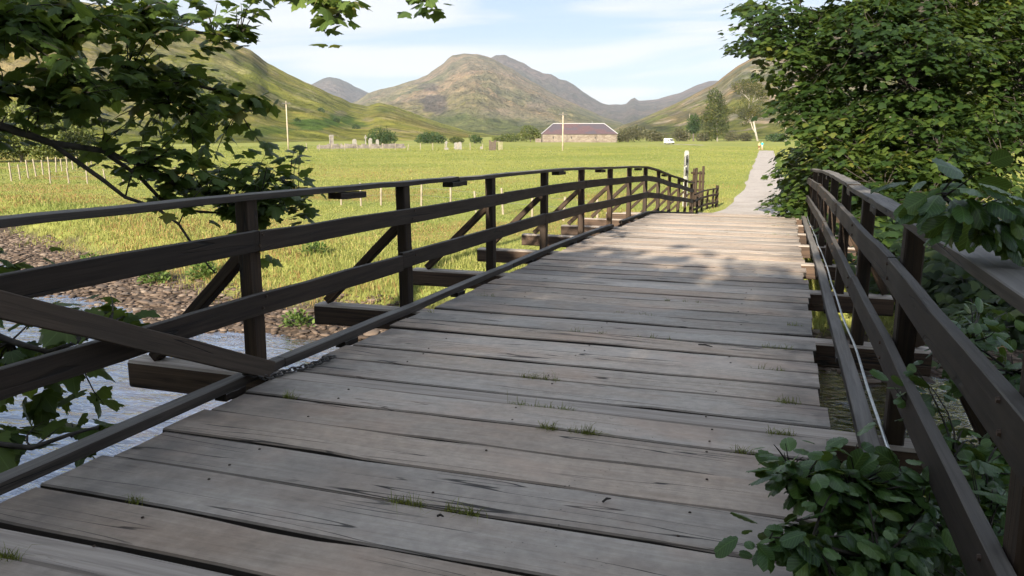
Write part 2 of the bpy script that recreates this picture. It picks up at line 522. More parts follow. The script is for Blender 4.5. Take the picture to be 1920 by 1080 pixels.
ty = np.concatenate([np.arange(31.9, 60, .8), np.arange(60, 158, 2.5)])
track = strip('gravel_track', ty, np.interp(ty, [32, 35, 46, 157], [-1.35, -.95, -.95, -3.45]), np.interp(ty, [32, 36, 46, 157], [3.0, 2.7, 2.45, 2.5]), .05, M_TRACK, 3)
tag(track, kind='structure')

# ------------------------------------------------------------------ hills and mountains
def hill_mat(name, scale=1.0):
    M = Mat(name)
    P = M.geo()
    c = M.attr('col', 'Color')
    a = M.noise(P, .05 * scale, 11, .72)
    b = M.noise(P, .006 * scale, 6, .6)
    c = M.mix(1.0, c, M.ramp(a, [(.38, (.42, .46, .41)), (.465, (.84, .87, .82)), (.54, (1.06, 1.05, 1.0)), (.62, (1.55, 1.45, 1.34))]), 'MULTIPLY')
    c = M.mix(1.0, c, M.ramp(b, [(.38, (.66, .76, .58)), (.62, (1.25, 1.12, 1.02))]), 'MULTIPLY')
    M.p(Base_Color=c, Roughness=1.0, Specular_IOR_Level=.05)
    M.bump(M.math('ADD', a, M.math('MULTIPLY', b, 2.0)), 1.0, 14.0 / scale)
    return M.m
def mountain(name, prof, ridge, base, pal, nU=220, nT=90, p=1.15, amp=.14, L=260, seed=1, patches=(), scale=1.0, rocky=.5, back=.35):
    us = np.array([q[0] for q in prof], float); vs = np.array([q[1] for q in prof], float)
    U = np.linspace(us[0], us[-1], nU)
    Vp = np.interp(U, us, vs)
    Vp = Vp + (fbm(U / 23, U * 0 + seed, 4, seed + 9) - .5) * 3.0
    Rr = np.interp(U, *ridge) if isinstance(ridge, tuple) else np.full(nU, float(ridge))
    Rb = np.interp(U, *base) if isinstance(base, tuple) else np.full(nU, float(base))
    dirs = np.array([at(u, HOR, 1.0)[:2] for u in U]); dirs /= np.linalg.norm(dirs, axis=1)[:, None]
    zr = np.array([at_h(u, v, r).z for u, v, r in zip(U, Vp, Rr)])
    T = np.concatenate([np.linspace(0, 1, nT), 1 + np.linspace(.03, back, 8)])
    rr = Rb[:, None] + (Rr - Rb)[:, None] * T[None]
    X = dirs[:, :1] * rr; Y = dirs[:, 1:] * rr
    t1 = np.clip(T, 0, 1)[None]
    n = fbm(X / L, Y / L, 6, seed, .52, True) - .55
    n2 = fbm(X / (L * .22), Y / (L * .22), 5, seed + 50, .55) - .5
    n3 = fbm(X / (L * .07), Y / (L * .07), 4, seed + 57, .6, True) - .55
    win = np.clip(4 * t1 * (1.0 - t1), 0, 1) ** 1.25
    hgt = np.maximum(zr - FIELD, 1)[:, None]
    warp = np.clip(t1 + (vnoise(U[:, None] / 60, T[None] * 3, seed + 3) - .5) * .07 * win, 0, 1)
    Z = FIELD - 3 + (hgt + 3) * warp ** p + hgt * amp * n * win + hgt * amp * .75 * n2 * (win + .02) + hgt * amp * .30 * n3 * (win + .03)
    down = np.where(T > 1, (T - 1) / back, 0)[None]
    Z = Z - hgt * .8 * down ** 1.5
    gU = np.gradient(Z, axis=1) / np.maximum(np.gradient(rr, axis=1), 1e-3)
    slope = np.abs(gU)
    sl = slope / (np.median(slope) + 1e-6)
    k1 = fbm(X / (L * .5), Y / (L * .5), 5, seed + 70)[..., None]
    k2 = fbm(X / (L * .11), Y / (L * .11), 4, seed + 90)[..., None]
    hh = ((Z - FIELD) / hgt.max())[..., None]
    g, hth, rock = (np.array(q) for q in pal)
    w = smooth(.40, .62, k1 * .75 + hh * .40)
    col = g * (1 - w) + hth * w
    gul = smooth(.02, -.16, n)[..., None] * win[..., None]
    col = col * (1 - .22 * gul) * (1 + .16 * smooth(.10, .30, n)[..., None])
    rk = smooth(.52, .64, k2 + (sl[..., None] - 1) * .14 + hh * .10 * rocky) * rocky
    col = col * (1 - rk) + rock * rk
    for (pu, pv, su, sv, pc, amt) in patches:
        pr = project(np.stack([X, Y, Z], -1).reshape(-1, 3)).reshape(*X.shape, 3)
        q = np.exp(-((pr[..., 0] - pu) / su) ** 2 - ((pr[..., 1] - pv) / sv) ** 2)[..., None]
        q = smooth(.35, .6, q + (k2 - .5) * .9) * amt
        col = col * (1 - q) + np.array(pc) * q
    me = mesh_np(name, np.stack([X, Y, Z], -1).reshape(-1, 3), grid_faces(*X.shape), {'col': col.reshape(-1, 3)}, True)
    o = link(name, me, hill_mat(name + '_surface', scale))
    tag(o, kind='structure')
    def height(u, t):
        i = int(np.clip(np.argmin(np.abs(U - u)), 0, nU - 1)); j = int(np.argmin(np.abs(T - t)))
        return Vector((X[i, j], Y[i, j], Z[i, j]))
    return o, height
BRK = (.075, .150, .030)
PAL_L = ((.255, .262, .066), (.255, .232, .076), (.34, .30, .22))
PAL_M = ((.150, .150, .055), (.205, .160, .098), (.195, .170, .150))
PAL_G = ((.095, .085, .070), (.105, .088, .080), (.085, .078, .078))
PAL_R = ((.165, .180, .052), (.215, .170, .100), (.27, .235, .20))
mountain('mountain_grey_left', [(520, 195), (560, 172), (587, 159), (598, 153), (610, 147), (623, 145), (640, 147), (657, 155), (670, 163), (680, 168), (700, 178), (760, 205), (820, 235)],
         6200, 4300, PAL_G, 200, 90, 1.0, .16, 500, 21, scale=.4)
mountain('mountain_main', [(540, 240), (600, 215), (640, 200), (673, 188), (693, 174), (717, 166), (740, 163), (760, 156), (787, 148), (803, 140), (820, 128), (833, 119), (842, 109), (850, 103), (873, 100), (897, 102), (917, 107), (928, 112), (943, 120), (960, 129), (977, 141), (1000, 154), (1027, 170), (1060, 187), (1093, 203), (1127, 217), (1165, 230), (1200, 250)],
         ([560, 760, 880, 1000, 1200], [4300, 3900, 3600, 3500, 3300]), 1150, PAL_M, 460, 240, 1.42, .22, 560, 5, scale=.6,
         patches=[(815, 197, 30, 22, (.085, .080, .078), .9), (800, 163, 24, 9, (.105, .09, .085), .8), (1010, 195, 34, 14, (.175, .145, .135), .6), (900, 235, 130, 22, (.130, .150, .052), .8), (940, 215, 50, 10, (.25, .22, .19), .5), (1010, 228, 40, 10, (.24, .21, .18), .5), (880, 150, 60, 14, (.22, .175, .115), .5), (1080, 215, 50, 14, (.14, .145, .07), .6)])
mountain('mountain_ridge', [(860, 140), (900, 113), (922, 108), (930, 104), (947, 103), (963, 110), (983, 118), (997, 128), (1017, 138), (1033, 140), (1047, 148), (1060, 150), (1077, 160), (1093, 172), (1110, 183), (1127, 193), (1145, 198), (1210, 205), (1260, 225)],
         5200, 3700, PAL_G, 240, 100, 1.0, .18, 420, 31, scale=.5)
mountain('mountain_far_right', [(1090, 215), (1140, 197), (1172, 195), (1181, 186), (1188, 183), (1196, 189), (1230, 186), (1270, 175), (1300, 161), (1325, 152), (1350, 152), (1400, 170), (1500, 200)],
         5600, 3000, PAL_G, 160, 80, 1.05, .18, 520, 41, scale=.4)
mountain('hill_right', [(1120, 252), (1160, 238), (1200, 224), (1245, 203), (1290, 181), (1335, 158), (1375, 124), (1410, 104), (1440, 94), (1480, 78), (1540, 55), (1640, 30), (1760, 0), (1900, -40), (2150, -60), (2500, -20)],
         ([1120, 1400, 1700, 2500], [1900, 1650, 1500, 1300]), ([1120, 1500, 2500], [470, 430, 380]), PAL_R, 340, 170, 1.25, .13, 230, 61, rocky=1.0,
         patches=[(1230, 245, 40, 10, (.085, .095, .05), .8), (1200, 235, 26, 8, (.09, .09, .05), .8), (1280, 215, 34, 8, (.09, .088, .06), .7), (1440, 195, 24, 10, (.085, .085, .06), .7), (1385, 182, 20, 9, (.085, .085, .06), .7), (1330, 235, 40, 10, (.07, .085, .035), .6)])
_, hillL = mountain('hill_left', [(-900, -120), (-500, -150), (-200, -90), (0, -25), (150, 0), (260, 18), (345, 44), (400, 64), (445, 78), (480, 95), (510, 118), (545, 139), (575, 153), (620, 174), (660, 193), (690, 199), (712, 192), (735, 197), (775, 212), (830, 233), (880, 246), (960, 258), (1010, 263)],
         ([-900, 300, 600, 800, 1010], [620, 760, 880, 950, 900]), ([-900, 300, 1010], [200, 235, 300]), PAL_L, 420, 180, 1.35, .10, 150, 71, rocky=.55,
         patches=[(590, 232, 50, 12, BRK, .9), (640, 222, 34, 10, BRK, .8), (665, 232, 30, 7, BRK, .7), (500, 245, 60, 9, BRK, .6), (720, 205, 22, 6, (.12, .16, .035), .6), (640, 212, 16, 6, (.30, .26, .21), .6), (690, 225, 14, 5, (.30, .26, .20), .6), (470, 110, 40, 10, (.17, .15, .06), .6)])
# ==================================================================
# ------------------------------------------------------------------ the bridge
PY = [-0.2, 2.13, 4.46, 6.79, 9.14, 11.42, 13.77, 16.2, 18.35, 20.6, 22.85, 25.2, 27.5, 29.55, 31.4]
DZ = [0.03, 0.02, 0.0, -.05, -.085, -.125, -.185, -.28, -.345, -.425, -.62, -.87, -1.07, -1.27, -1.46]
def deck_z(y): return float(np.interp(y, PY, DZ))
XL, XR = -3.13, .31          # deck edges
PXL, PXR = -3.36, .63        # post rows
bridge = empty('timber_bridge', (-1.4, -0.2, 0.0))
tag(bridge, 'arched timber road bridge with plank deck and dark post-and-rail sides', 'bridge')

def frame(p0, p1, up=(0, 0, 1)):
    x = (Vector(p1) - Vector(p0)).normalized()
    u = Vector(up)
    y = u.cross(x).normalized()
    z = x.cross(y)
    return Matrix(((x.x, y.x, z.x, p0[0]), (x.y, y.y, z.y, p0[1]), (x.z, y.z, z.z, p0[2]), (0, 0, 0, 1)))
def ring_box(L, stations):
    """chamfered bar along X; stations = (x, y offset, z offset, width, height)"""
    V, F = [], []
    for (x, oy, oz, w, h) in stations:
        c = min(w, h) * .09
        a, b = w / 2, h / 2
        for (yy, zz) in ((-a + c, -b), (a - c, -b), (a, -b + c), (a, b - c), (a - c, b), (-a + c, b), (-a, b - c), (-a, -b + c)):
            V.append((x, yy + oy, zz + oz))
    n = len(stations)
    for i in range(n - 1):
        for k in range(8):
            F.append((i * 8 + k, i * 8 + (k + 1) % 8, (i + 1) * 8 + (k + 1) % 8, (i + 1) * 8 + k))
    F.append(tuple(range(7, -1, -1))); F.append(tuple((n - 1) * 8 + k for k in range(8)))
    return V, [f[::-1] for f in F]
_bars = {}
def timber(name, p0, p1, w, h, m, parent, up=(0, 0, 1), wob=.004, share=True, n=4):
    L = (Vector(p1) - Vector(p0)).length
    key = (round(L, 2), w, h, m.name, random.randrange(3)) if share else None
    me = _bars.get(key) if key else None
    if me is None:
        st = [(L * i / n, random.uniform(-wob, wob), random.uniform(-wob, wob), w * random.uniform(.985, 1.015), h * random.uniform(.985, 1.015)) for i in range(n + 1)]
        V, F = ring_box(L, st)
        me = mesh_np(name, V, F)
        if key: _bars[key] = me
    return link(name, me, m, parent, frame(p0, p1, up))
def swept(name, pts, w, h, m, parent, wob=.004):
    """a board that follows the curve of the bridge; its own X axis runs along it"""
    p0, p1 = Vector(pts[0]), Vector(pts[-1])
    Fm = frame(p0, p1); inv = Fm.inverted()
    st = []
    for p in pts:
        q = inv @ Vector(p)
        st.append((q.x, q.y + random.uniform(-wob, wob), q.z + random.uniform(-wob, wob), w * random.uniform(.985, 1.015), h * random.uniform(.97, 1.03)))
    V, F = ring_box(1, st)
    return link(name, mesh_np(name, V, F), m, parent, Fm)

# deck planks: one mesh each, wavy sawn edges, small steps between neighbours
BW = .20
def plank(y0, y1, over_r=0.0, over_l=0.0):
    w = y1 - y0
    yc = (y0 + y1) / 2
    x0 = XL + random.uniform(-.025, .02) - over_l; x1 = XR + random.uniform(-.03, .03) + over_r
    z0, z1 = deck_z(y0), deck_z(y1)
    n = 14; th = .06
    ph = random.uniform(0, 99)
    step = random.uniform(-.006, .006)
    tilt = random.uniform(-.004, .004)
    V, F = [], []
    chip = random.random() < .55; cxp = random.uniform(.15, .85); side = random.choice((0, 1))
    for i in range(n + 1):
        s = i / n
        x = (x0 + (x1 - x0) * s) - x0
        e0 = (vnoise(np.array([s * 9 + ph]), np.array([1.3]), 4)[0] - .5) * .022
        e1 = (vnoise(np.array([s * 9 + ph]), np.array([7.3]), 4)[0] - .5) * .022
        if chip and abs(s - cxp) < .06:
            if side: e0 += .018
            else: e1 -= .018
        zz = (vnoise(np.array([s * 4 + ph]), np.array([3.1]), 5)[0] - .5) * .012 + step + tilt * (s - .5)
        ya, yb = -w / 2 + e0, w / 2 + e1
        za, zb = z0 - deck_z(yc) + zz, z1 - deck_z(yc) + zz
        c = .008
        crown = (vnoise(np.array([s * 2 + ph]), np.array([9.1]), 6)[0] - .5) * .008
        V += [(x, ya, za - th), (x, ya, za - c), (x, ya + c, za), (x, (ya + yb) / 2, (za + zb) / 2 + crown), (x, yb - c, zb), (x, yb, zb - c), (x, yb, zb - th)]
    for i in range(n):
        for k in range(7):
            a, b = i * 7 + k, i * 7 + (k + 1) % 7
            F.append((a, a + 7, b + 7, b))
    F.append(tuple(range(7))); F.append(tuple(n * 7 + k for k in range(6, -1, -1)))
    me = mesh_np('plank', V, [f[::-1] for f in F])
    link('plank', me, M_DECK, bridge, Matrix.Translation((x0, yc, deck_z(yc))))
gap_lines = []
edges = [-2.6] + PY + [32.2]
for a, b in zip(edges[:-1], edges[1:]):
    s = a + (BW / 2 if a in PY else 0); e = b - (BW / 2 if b in PY else 0)
    k = max(1, round((e - s) / .37))
    ws = np.array([random.uniform(.86, 1.16) for _ in range(k)]); ws = ws / ws.sum() * (e - s)
    y = s
    for w in ws:
        g = random.choice((.008, .014, .022, .030))
        plank(y + g / 2, y + w - g / 2)
        gap_lines.append(y + w)
        y += w
# crossbeams stick out on both sides and show as narrow boards in the deck
for y in PY:
    z = deck_z(y) - .008
    bl = timber('crossbeam', (-4.38 + random.uniform(-.06, .06), y, z - .10), (1.19 + random.uniform(-.06, .06), y, z - .10), BW - .015, .20, M_BEAM, bridge, n=8, share=False)
# longitudinal girders under the deck, bank seats and a trestle
for x in (-2.5, -1.4, -.3):
    swept('girder', [(x, y, deck_z(y) - .40) for y in np.arange(-2.5, 32.3, 2.2)], .25, .38, M_POST, bridge)
for x in (-2.6, -1.4, -.2):
    timber('trestle_post', (x, 18.35, -2.2), (x, 18.35, deck_z(18.35) - .6), .26, .26, M_POST, bridge, up=(0, 1, 0))
M_CONC = simple('abutment_stone', (.22, .21, .19), .9, .3, 3, .4)
MB().box((-1.4, -2.2, -1.3), (4.2, 1.2, 1.38)).build('abutment', M_CONC, bridge, bevel=.03)
MB().box((-1.4, 31.7, -2.25), (4.2, .9, .95)).build('abutment', M_CONC, bridge, bevel=.03)

# posts, outer braces and rails on both sides
def side_curve(x, dz, y0, y1, step=.6):
    ys = list(np.arange(y0, y1, step)) + [y1]
    return [(x, y, deck_z(y) + dz) for y in ys]
for sx, px in ((-1, PXL), (1, PXR)):
    for i, y in enumerate(PY):
        z = deck_z(y)
        pw = .125
        lean = random.uniform(-.012, .012)
        post = timber('post', (px, y, z - .012), (px + lean, y + random.uniform(-.015, .015), z + 1.165), .095, pw, M_POST, bridge, up=(0, 1, 0), share=True)
        if i > 0:
            out = -1 if sx < 0 else 1
            foot = .86 if sx < 0 else .46
            timber('brace', (px + out * foot, y + .005, z + .02), (px + out * .055, y + .005, z + .80), .075, .105, M_POST, bridge, up=(0, 1, 0))
    ins = px - sx * .0475 - sx * .026      # inner face of the posts
    # rails: boards two or three bays long, each pair overlaps a little at the post
    for dz, hh in ((.905, .135), (.485, .145)):
        i = 0 if dz > .6 else 1
        start = -1.6
        while start < 31.4:
            nxt = min(PY[min(i + 2, len(PY) - 1)] + random.uniform(-.25, .35), 31.55)
            if nxt - start < .5: nxt = 31.55
            dzz = dz + random.uniform(-.012, .012)
            swept('rail', side_curve(ins + random.uniform(-.004, .004), dzz, start, nxt), .045, hh, M_RAIL, bridge)
            start = nxt + .006
            i += 2
    # flat cap rail with splice blocks under its joints
    joints = [-1.6, 5.75, 8.0, 12.2, 15.2, 19.4, 23.9, 28.2, 31.6]
    for a, b in zip(joints[:-1], joints[1:]):
        swept('handrail', side_curve(px - sx * .01 + random.uniform(-.008, .008), 1.187 + random.uniform(-.006, .006), a + .004, b - .004, .5), .122, .042, M_CAP, bridge)
    for j in joints[1:-1]:
        zj = deck_z(j) + 1.140
        timber('splice_block', (px - sx * .01, j - .2, zj), (px - sx * .01, j + .2, zj - (deck_z(j - .2) - deck_z(j + .2))), .12, .05, M_RAIL, bridge)
    # kerb timbers on blocks just outside the deck
    kx = -3.265 if sx < 0 else .495
    kj = [-1.5, 4.6, 9.6, 16.0] if sx < 0 else [-1.5, 3.1, 7.4, 12.0, 20.4]
    for a, b in zip(kj[:-1], kj[1:]):
        swept('kerb', side_curve(kx, .03, a, b - .01, .7), .092, .065, M_CAP, bridge)
        for y in np.arange(a + .9, b, 2.33):
            z = deck_z(y)
            timber('kerb_block', (kx, y - .1, z - .03), (kx, y + .1, z - .03), .09, .05, M_RAIL, bridge)
    kj = [17.0, 23.0, 31.4] if sx < 0 else [20.5, 26.0, 31.4]
    for a, b in zip(kj[:-1], kj[1:]):
        swept('kerb', side_curve(kx, .03, a, b - .01, .7), .092, .065, M_CAP, bridge)
# a second board nailed outside the right-hand posts
swept('outer_rail', side_curve(PXR + .0475 + .026, .70, 2.4, 10.3), .045, .13, M_RAIL, bridge)
# thin metal conduit clipped along the right-hand kerb
M_STEEL = simple('galvanised_steel', (.55, .56, .57), .38, .15, 20, metal=.9)
cp = [(.565 + .006 * math.sin(y * 1.3) + .003 * math.sin(y * 3.1 + 1), y, deck_z(y) + .078 + .006 * math.sin(y * 2.3)) for y in np.arange(3.9, 20.4, .22)]
MB().tube(cp, .0095, 6).build('conduit_pipe', M_STEEL, bridge, smooth_shade=True)

# loose timber leaning across the left rails
lt = timber('leaning_timber', (-3.165, 1.55, 1.29), (-3.165, 4.34, .055), .05, .118, M_DIAG, None, n=8, share=False)
tag(lt, 'brown timber slanting across the inside of the left railing down to the kerb', 'timber')

# chain lying on the left deck edge
M_IRON = simple('rusty_iron', (.085, .078, .075), .5, .4, 60, metal=.7)
chain = empty('steel_chain', (-3.12, 4.5, .02))
tag(chain, 'short dark steel chain lying along the left edge of the deck', 'chain')
def link_mesh():
    V, F = [], []
    n, k, a, b, r = 14, 6, .017, .030, .0065
    for i in range(n):
        th = 2 * math.pi * i / n
        c = Vector((b * math.cos(th), a * math.sin(th), 0))
        t = Vector((-b * math.sin(th), a * math.cos(th), 0)).normalized()
        s = Vector((t.y, -t.x, 0))
        for j in range(k):
            ph = 2 * math.pi * j / k
            V.append(c + s * math.cos(ph) * r + Vector((0, 0, 1)) * math.sin(ph) * r)
    for i in range(n):
        for j in range(k):
            F.append((i * k + j, ((i + 1) % n) * k + j, ((i + 1) % n) * k + (j + 1) % k, i * k + (j + 1) % k))
    return mesh_np('link', V, F, None, True)
lm = link_mesh(); lm.materials.append(M_IRON)
cpts = [Vector((-3.19, 4.10, .085)) + Vector((.0105 * i + .012 * math.sin(i * .6), .041 * i, -.075 * smooth(0, 5, i) + .008)) for i in range(20)]
for i in range(19):
    d = cpts[i + 1] - cpts[i]
    Mx = frame(cpts[i], cpts[i + 1]) @ Matrix.Rotation(R(90) if i % 2 else R(12), 4, 'X')
    Mx.translation = (cpts[i] + cpts[i + 1]) / 2
    link('link', lm, None, chain, Mx)
# spike heads in the planks over the girders, and bolt heads through rails and posts
def studs(name, pts, r, h, m):
    V, F = [], []
    for (c, nx) in pts:
        c = Vector(c); nx = Vector(nx)
        a = nx.orthogonal().normalized(); b = nx.cross(a)
        o = len(V)
        for k in range(6):
            th = k * math.pi / 3
            V.append(c + (a * math.cos(th) + b * math.sin(th)) * r)
        for k in range(6): V.append(V[o + k] + nx * h - (V[o + k] - c) * .25)
        F += [(o + k, o + (k + 1) % 6, o + 6 + (k + 1) % 6, o + 6 + k) for k in range(6)] + [tuple(o + 6 + k for k in range(6))]
    ob = link(name, mesh_np(name, [tuple(v) for v in V], F), m, bridge); tag(ob, kind='stuff')
M_RUST = simple('rusty_bolt', (.070, .045, .032), .7, .4, 40, metal=.4)
sp_ = []
for a, b in zip(gap_lines[:-1], gap_lines[1:]):
    for x in (-2.5, -1.4, -.3):
        for q in (.25, .75):
            y = a + (b - a) * (q + random.uniform(-.08, .08))
            if random.random() < .5: sp_.append(((x + random.uniform(-.05, .05), y, deck_z(y) + .001), (0, 0, 1)))
studs('spike_heads', sp_, .0075, .004, M_RUST)
bl_ = []
for sx, px in ((-1, PXL), (1, PXR)):
    ins = px - sx * .0475 - sx * .026 - sx * .0225
    for y in PY:
        for dz in (.905, .485):
            for q in (-.035, .035): bl_.append(((ins - sx * .001, y + q * .6, deck_z(y) + dz + q), (-sx, 0, 0)))
studs('bolt_heads', bl_, .011, .010, M_RUST)
# ==================================================================
# ------------------------------------------------------------------ leaves
def leaf_template(right, cz=.35, fold=.22, droop=.20, wave=0.0):
    """right half of an outline (x, y) from the stalk to the tip; fan from a point on the midrib"""
    pts = list(right) + [(-x, y) for x, y in right[::-1] if abs(x) > 1e-6]
    V = [(0, cz, -droop * cz * cz)]
    for i, (x, y) in enumerate(pts):
        V.append((x, y, -fold * abs(x) - droop * y * y + (wave if i % 2 else -wave)))
    n = len(pts)
    F = [(0, 1 + i, 1 + (i + 1) % n) for i in range(n)]
    return np.array(V, np.float32), np.array(F, np.int32)
SYC = leaf_template([(0, 0), (.10, -.06), (.26, -.08), (.40, .02), (.36, .15), (.56, .24), (.62, .38), (.48, .42), (.46, .52), (.32, .50), (.26, .60), (.22, .76), (.11, .84), (0, 1.02)], .30)
SYC2 = leaf_template([(0, 0), (.24, -.08), (.38, .10), (.62, .34), (.34, .46), (.24, .74), (0, 1.0)], .30)
ALD = leaf_template([(0, 0), (.12, .05), (.23, .18), (.28, .22), (.33, .40), (.36, .46), (.34, .60), (.36, .66), (.29, .78), (.24, .88), (.14, .96), (.06, .95), (0, .90)], .45, .26, .22, .016)
SML = leaf_template([(0, 0), (.30, .35), (.22, .75), (0, 1.0)], .4, .15, .15)
def unit(a): return a / np.maximum(np.linalg.norm(a, axis=-1, keepdims=True), 1e-9)
def leaf_frames(axis_, normal):
    y = unit(axis_); x = unit(np.cross(y, normal)); z = np.cross(x, y)
    return x, y, z
def leaves_mesh(name, tpl, C, A, N, Sc, tint):
    V0, F0 = tpl
    x, y, z = leaf_frames(A, N)
    V = C[:, None] + Sc[:, None, None] * (V0[None, :, :1] * x[:, None] + V0[None, :, 1:2] * y[:, None] + V0[None, :, 2:] * z[:, None])
    n, k = len(C), len(V0)
    F = (F0[None] + (np.arange(n) * k)[:, None, None]).reshape(-1, 3)
    return mesh_np(name, V.reshape(-1, 3), F, {'tint': np.repeat(tint, k), 'lu': np.tile(V0[:, 0], n), 'lv': np.tile(V0[:, 1], n)})
def leaf_objects(tpl, C, A, N, Sc, m, parent, meshes):
    """each of these leaves is an object of its own; alike ones share mesh data"""
    x, y, z = leaf_frames(A, N)
    for i in range(len(C)):
        s = Sc[i]
        Mx = Matrix(((x[i, 0] * s, y[i, 0] * s, z[i, 0] * s, C[i, 0]), (x[i, 1] * s, y[i, 1] * s, z[i, 1] * s, C[i, 1]), (x[i, 2] * s, y[i, 2] * s, z[i, 2] * s, C[i, 2]), (0, 0, 0, 1)))
        o = bpy.data.objects.new('leaf', meshes[i % len(meshes)])
        COL.objects.link(o)
        o.parent = parent
        o.matrix_world = Mx
        o.matrix_parent_inverse = world_of(parent).inverted()
def leaf_variants(tpl, m, n=5):
    out = []
    for i in range(n):
        V = tpl[0].copy()
        V[:, 0] *= random.uniform(.88, 1.1); V[:, 2] *= random.uniform(.3, 1.9)
        V[1:, :2] += rng.normal(0, .012, (len(V) - 1, 2))
        V[:, 2] += .10 * V[:, 0] * random.uniform(-1, 1)
        me = mesh_np('leaf', V, tpl[1], {'lu': tpl[0][:, 0], 'lv': tpl[0][:, 1]}); me.materials.append(m); out.append(me)
    return out

M_BARK = simple('bark', (.055, .047, .040), .9, .4, 14, .5)
M_BARK2 = simple('bark_sycamore', (.13, .11, .095), .9, .4, 9, .5)
M_TWIG = simple('twig_bark', (.035, .028, .022), .85, .3, 20)
M_BIRCH = simple('birch_bark', (.34, .31, .26), .8, .25, 2.5)
GL = [(.040, .074, .020), (.074, .126, .030), (.125, .180, .040), (.20, .19, .04)]
M_SYC = leaf_mat('sycamore_leaf', *GL, yel=.965, trans=.42, veins='palmate')
M_SYCO = leaf_mat('sycamore_leaf_single', *GL, objs=True, yel=.985, trans=.42, veins='palmate')
GR = [(.012, .028, .007), (.028, .056, .012), (.075, .112, .022), (.13, .135, .026)]
M_SYR = leaf_mat('sycamore_leaf_sunlit', *GR, yel=.97)
M_SYRO = leaf_mat('sycamore_leaf_sunlit_single', *GR, objs=True, yel=.985)
GA = [(.024, .052, .020), (.046, .098, .028), (.080, .150, .034), (.14, .19, .032)]
M_ALD = leaf_mat('alder_leaf', *GA, gloss=.36, trans=.24, veins='pinnate')
M_ALDO = leaf_mat('alder_leaf_single', *GA, objs=True, gloss=.36, trans=.24, veins='pinnate')

def curve(p0, p1, bend=.12, n=5):
    p0, p1 = Vector(p0), Vector(p1)
    L = (p1 - p0).length
    off = Vector((random.gauss(0, 1), random.gauss(0, 1), random.gauss(0, .7) + .5)) * bend * L
    return [p0.lerp(p1, t) + off * (4 * t * (1 - t)) * .5 for t in np.linspace(0, 1, n)]

def foliage(limbs, blobs, leaf_len, per, spread, twig_r=.006, flat=.6, hang=.45, twig_max=3.0, twig_lim=None, tilt=.45):
    """clusters of leaves on twigs; every twig starts at the nearest point of a limb. Returns arrays and a twig builder"""
    LP = np.array([p for l in limbs for p in l])
    C, A, N, Sc = [], [], [], []
    tw = MB()
    k = 0
    for blob in blobs:
        u, v, su, sv, d, n = blob[:6]
        dj = blob[6] if len(blob) > 6 else d * .07
        for _ in range(n):
            while True:
                a, b = random.uniform(-1, 1), random.uniform(-1, 1)
                if a * a + b * b <= 1: break
            c = at(u + a * su, v + b * sv, d + random.uniform(-dj, dj))
            i = int(np.argmin(((LP - np.array(c)) ** 2).sum(1)))
            p0 = Vector(LP[i])
            dvec = c - p0
            if dvec.length > twig_max: p0 = c - dvec.normalized() * twig_max * random.uniform(.5, 1)
            path = curve(p0, c, .14)
            if twig_lim is None or k < twig_lim:
                tw.tube(path, [twig_r * 1.5, twig_r * 1.3, twig_r, twig_r * .8, twig_r * .4], 4, False)
            k += 1
            tdir = (path[-1] - path[-2]).normalized()
            for q in range(per):
                t = random.uniform(.0, 1.0)
                base = path[-1] - tdir * spread * t
                ang = random.uniform(0, 2 * math.pi)
                side = Vector((math.cos(ang), math.sin(ang), random.uniform(-.35, .35)))
                if q == 0: side = tdir
                pet = (side + tdir * .5).normalized()
                pos = base + pet * leaf_len * random.uniform(.3, .85)
                ax = pet + Vector((0, 0, -hang * random.uniform(.2, 1.6)))
                nm = Vector((random.gauss(0, tilt), random.gauss(0, tilt), flat + random.random()))
                C.append(pos); A.append(ax); N.append(nm); Sc.append(leaf_len * random.uniform(.5, 1.2))
    return np.array(C), np.array(A), np.array(N), np.array(Sc), tw
def split_visible(C, n=300, margin=40, near=0.0):
    pr = project(C)
    vis = (pr[:, 2] > near) & (pr[:, 0] > -margin) & (pr[:, 0] < 1920 + margin) & (pr[:, 1] > -margin) & (pr[:, 1] < 1080 + margin)
    idx = np.where(vis)[0]
    idx = idx[np.argsort(pr[idx, 2])][:n]
    rest = np.setdiff1d(np.arange(len(C)), idx)
    return idx, rest
def leafy_tree(name, label, base, trunk_pts, trunk_r, limbs, limb_r, fol, tpl, mats, bark, twig, single_name='leaf', group=None, cat='tree', n_single=300, crown='crown'):
    t = empty(name, base)
    tag(t, label, cat, group)
    if trunk_pts: MB().tube(trunk_pts, trunk_r, 10).build('trunk', bark, t, smooth_shade=True)
    lm_ = []
    for l, r in zip(limbs, limb_r):
        n = len(l)
        MB().tube(l, [r * (1 - .75 * i / (n - 1)) for i in range(n)], 6).build('branch', bark, t, smooth_shade=True)
    C, A, N, Sc, tw = fol
    if tw.v:
        o = link('twigs', mesh_np('twigs', tw.v, tw.f), twig, t); tag(o, kind='stuff')
    idx, rest = split_visible(C, n_single) if n_single else (np.array([], int), np.arange(len(C)))
    if len(rest):
        tint = np.clip(rng.beta(2.2, 2.6, len(rest)) + (fbm(C[rest, 0] * .8, C[rest, 2] * .8 + C[rest, 1] * .5, 3, 5) - .5) * 1.0, 0, 1)
        o = link(crown, leaves_mesh(crown, tpl, C[rest], A[rest], N[rest], Sc[rest], tint), mats[0], t); tag(o, kind='stuff')
    if len(idx):
        leaf_objects(tpl, C[idx], A[idx], N[idx], Sc[idx], mats[1], t, leaf_variants(tpl, mats[1]))
    return t

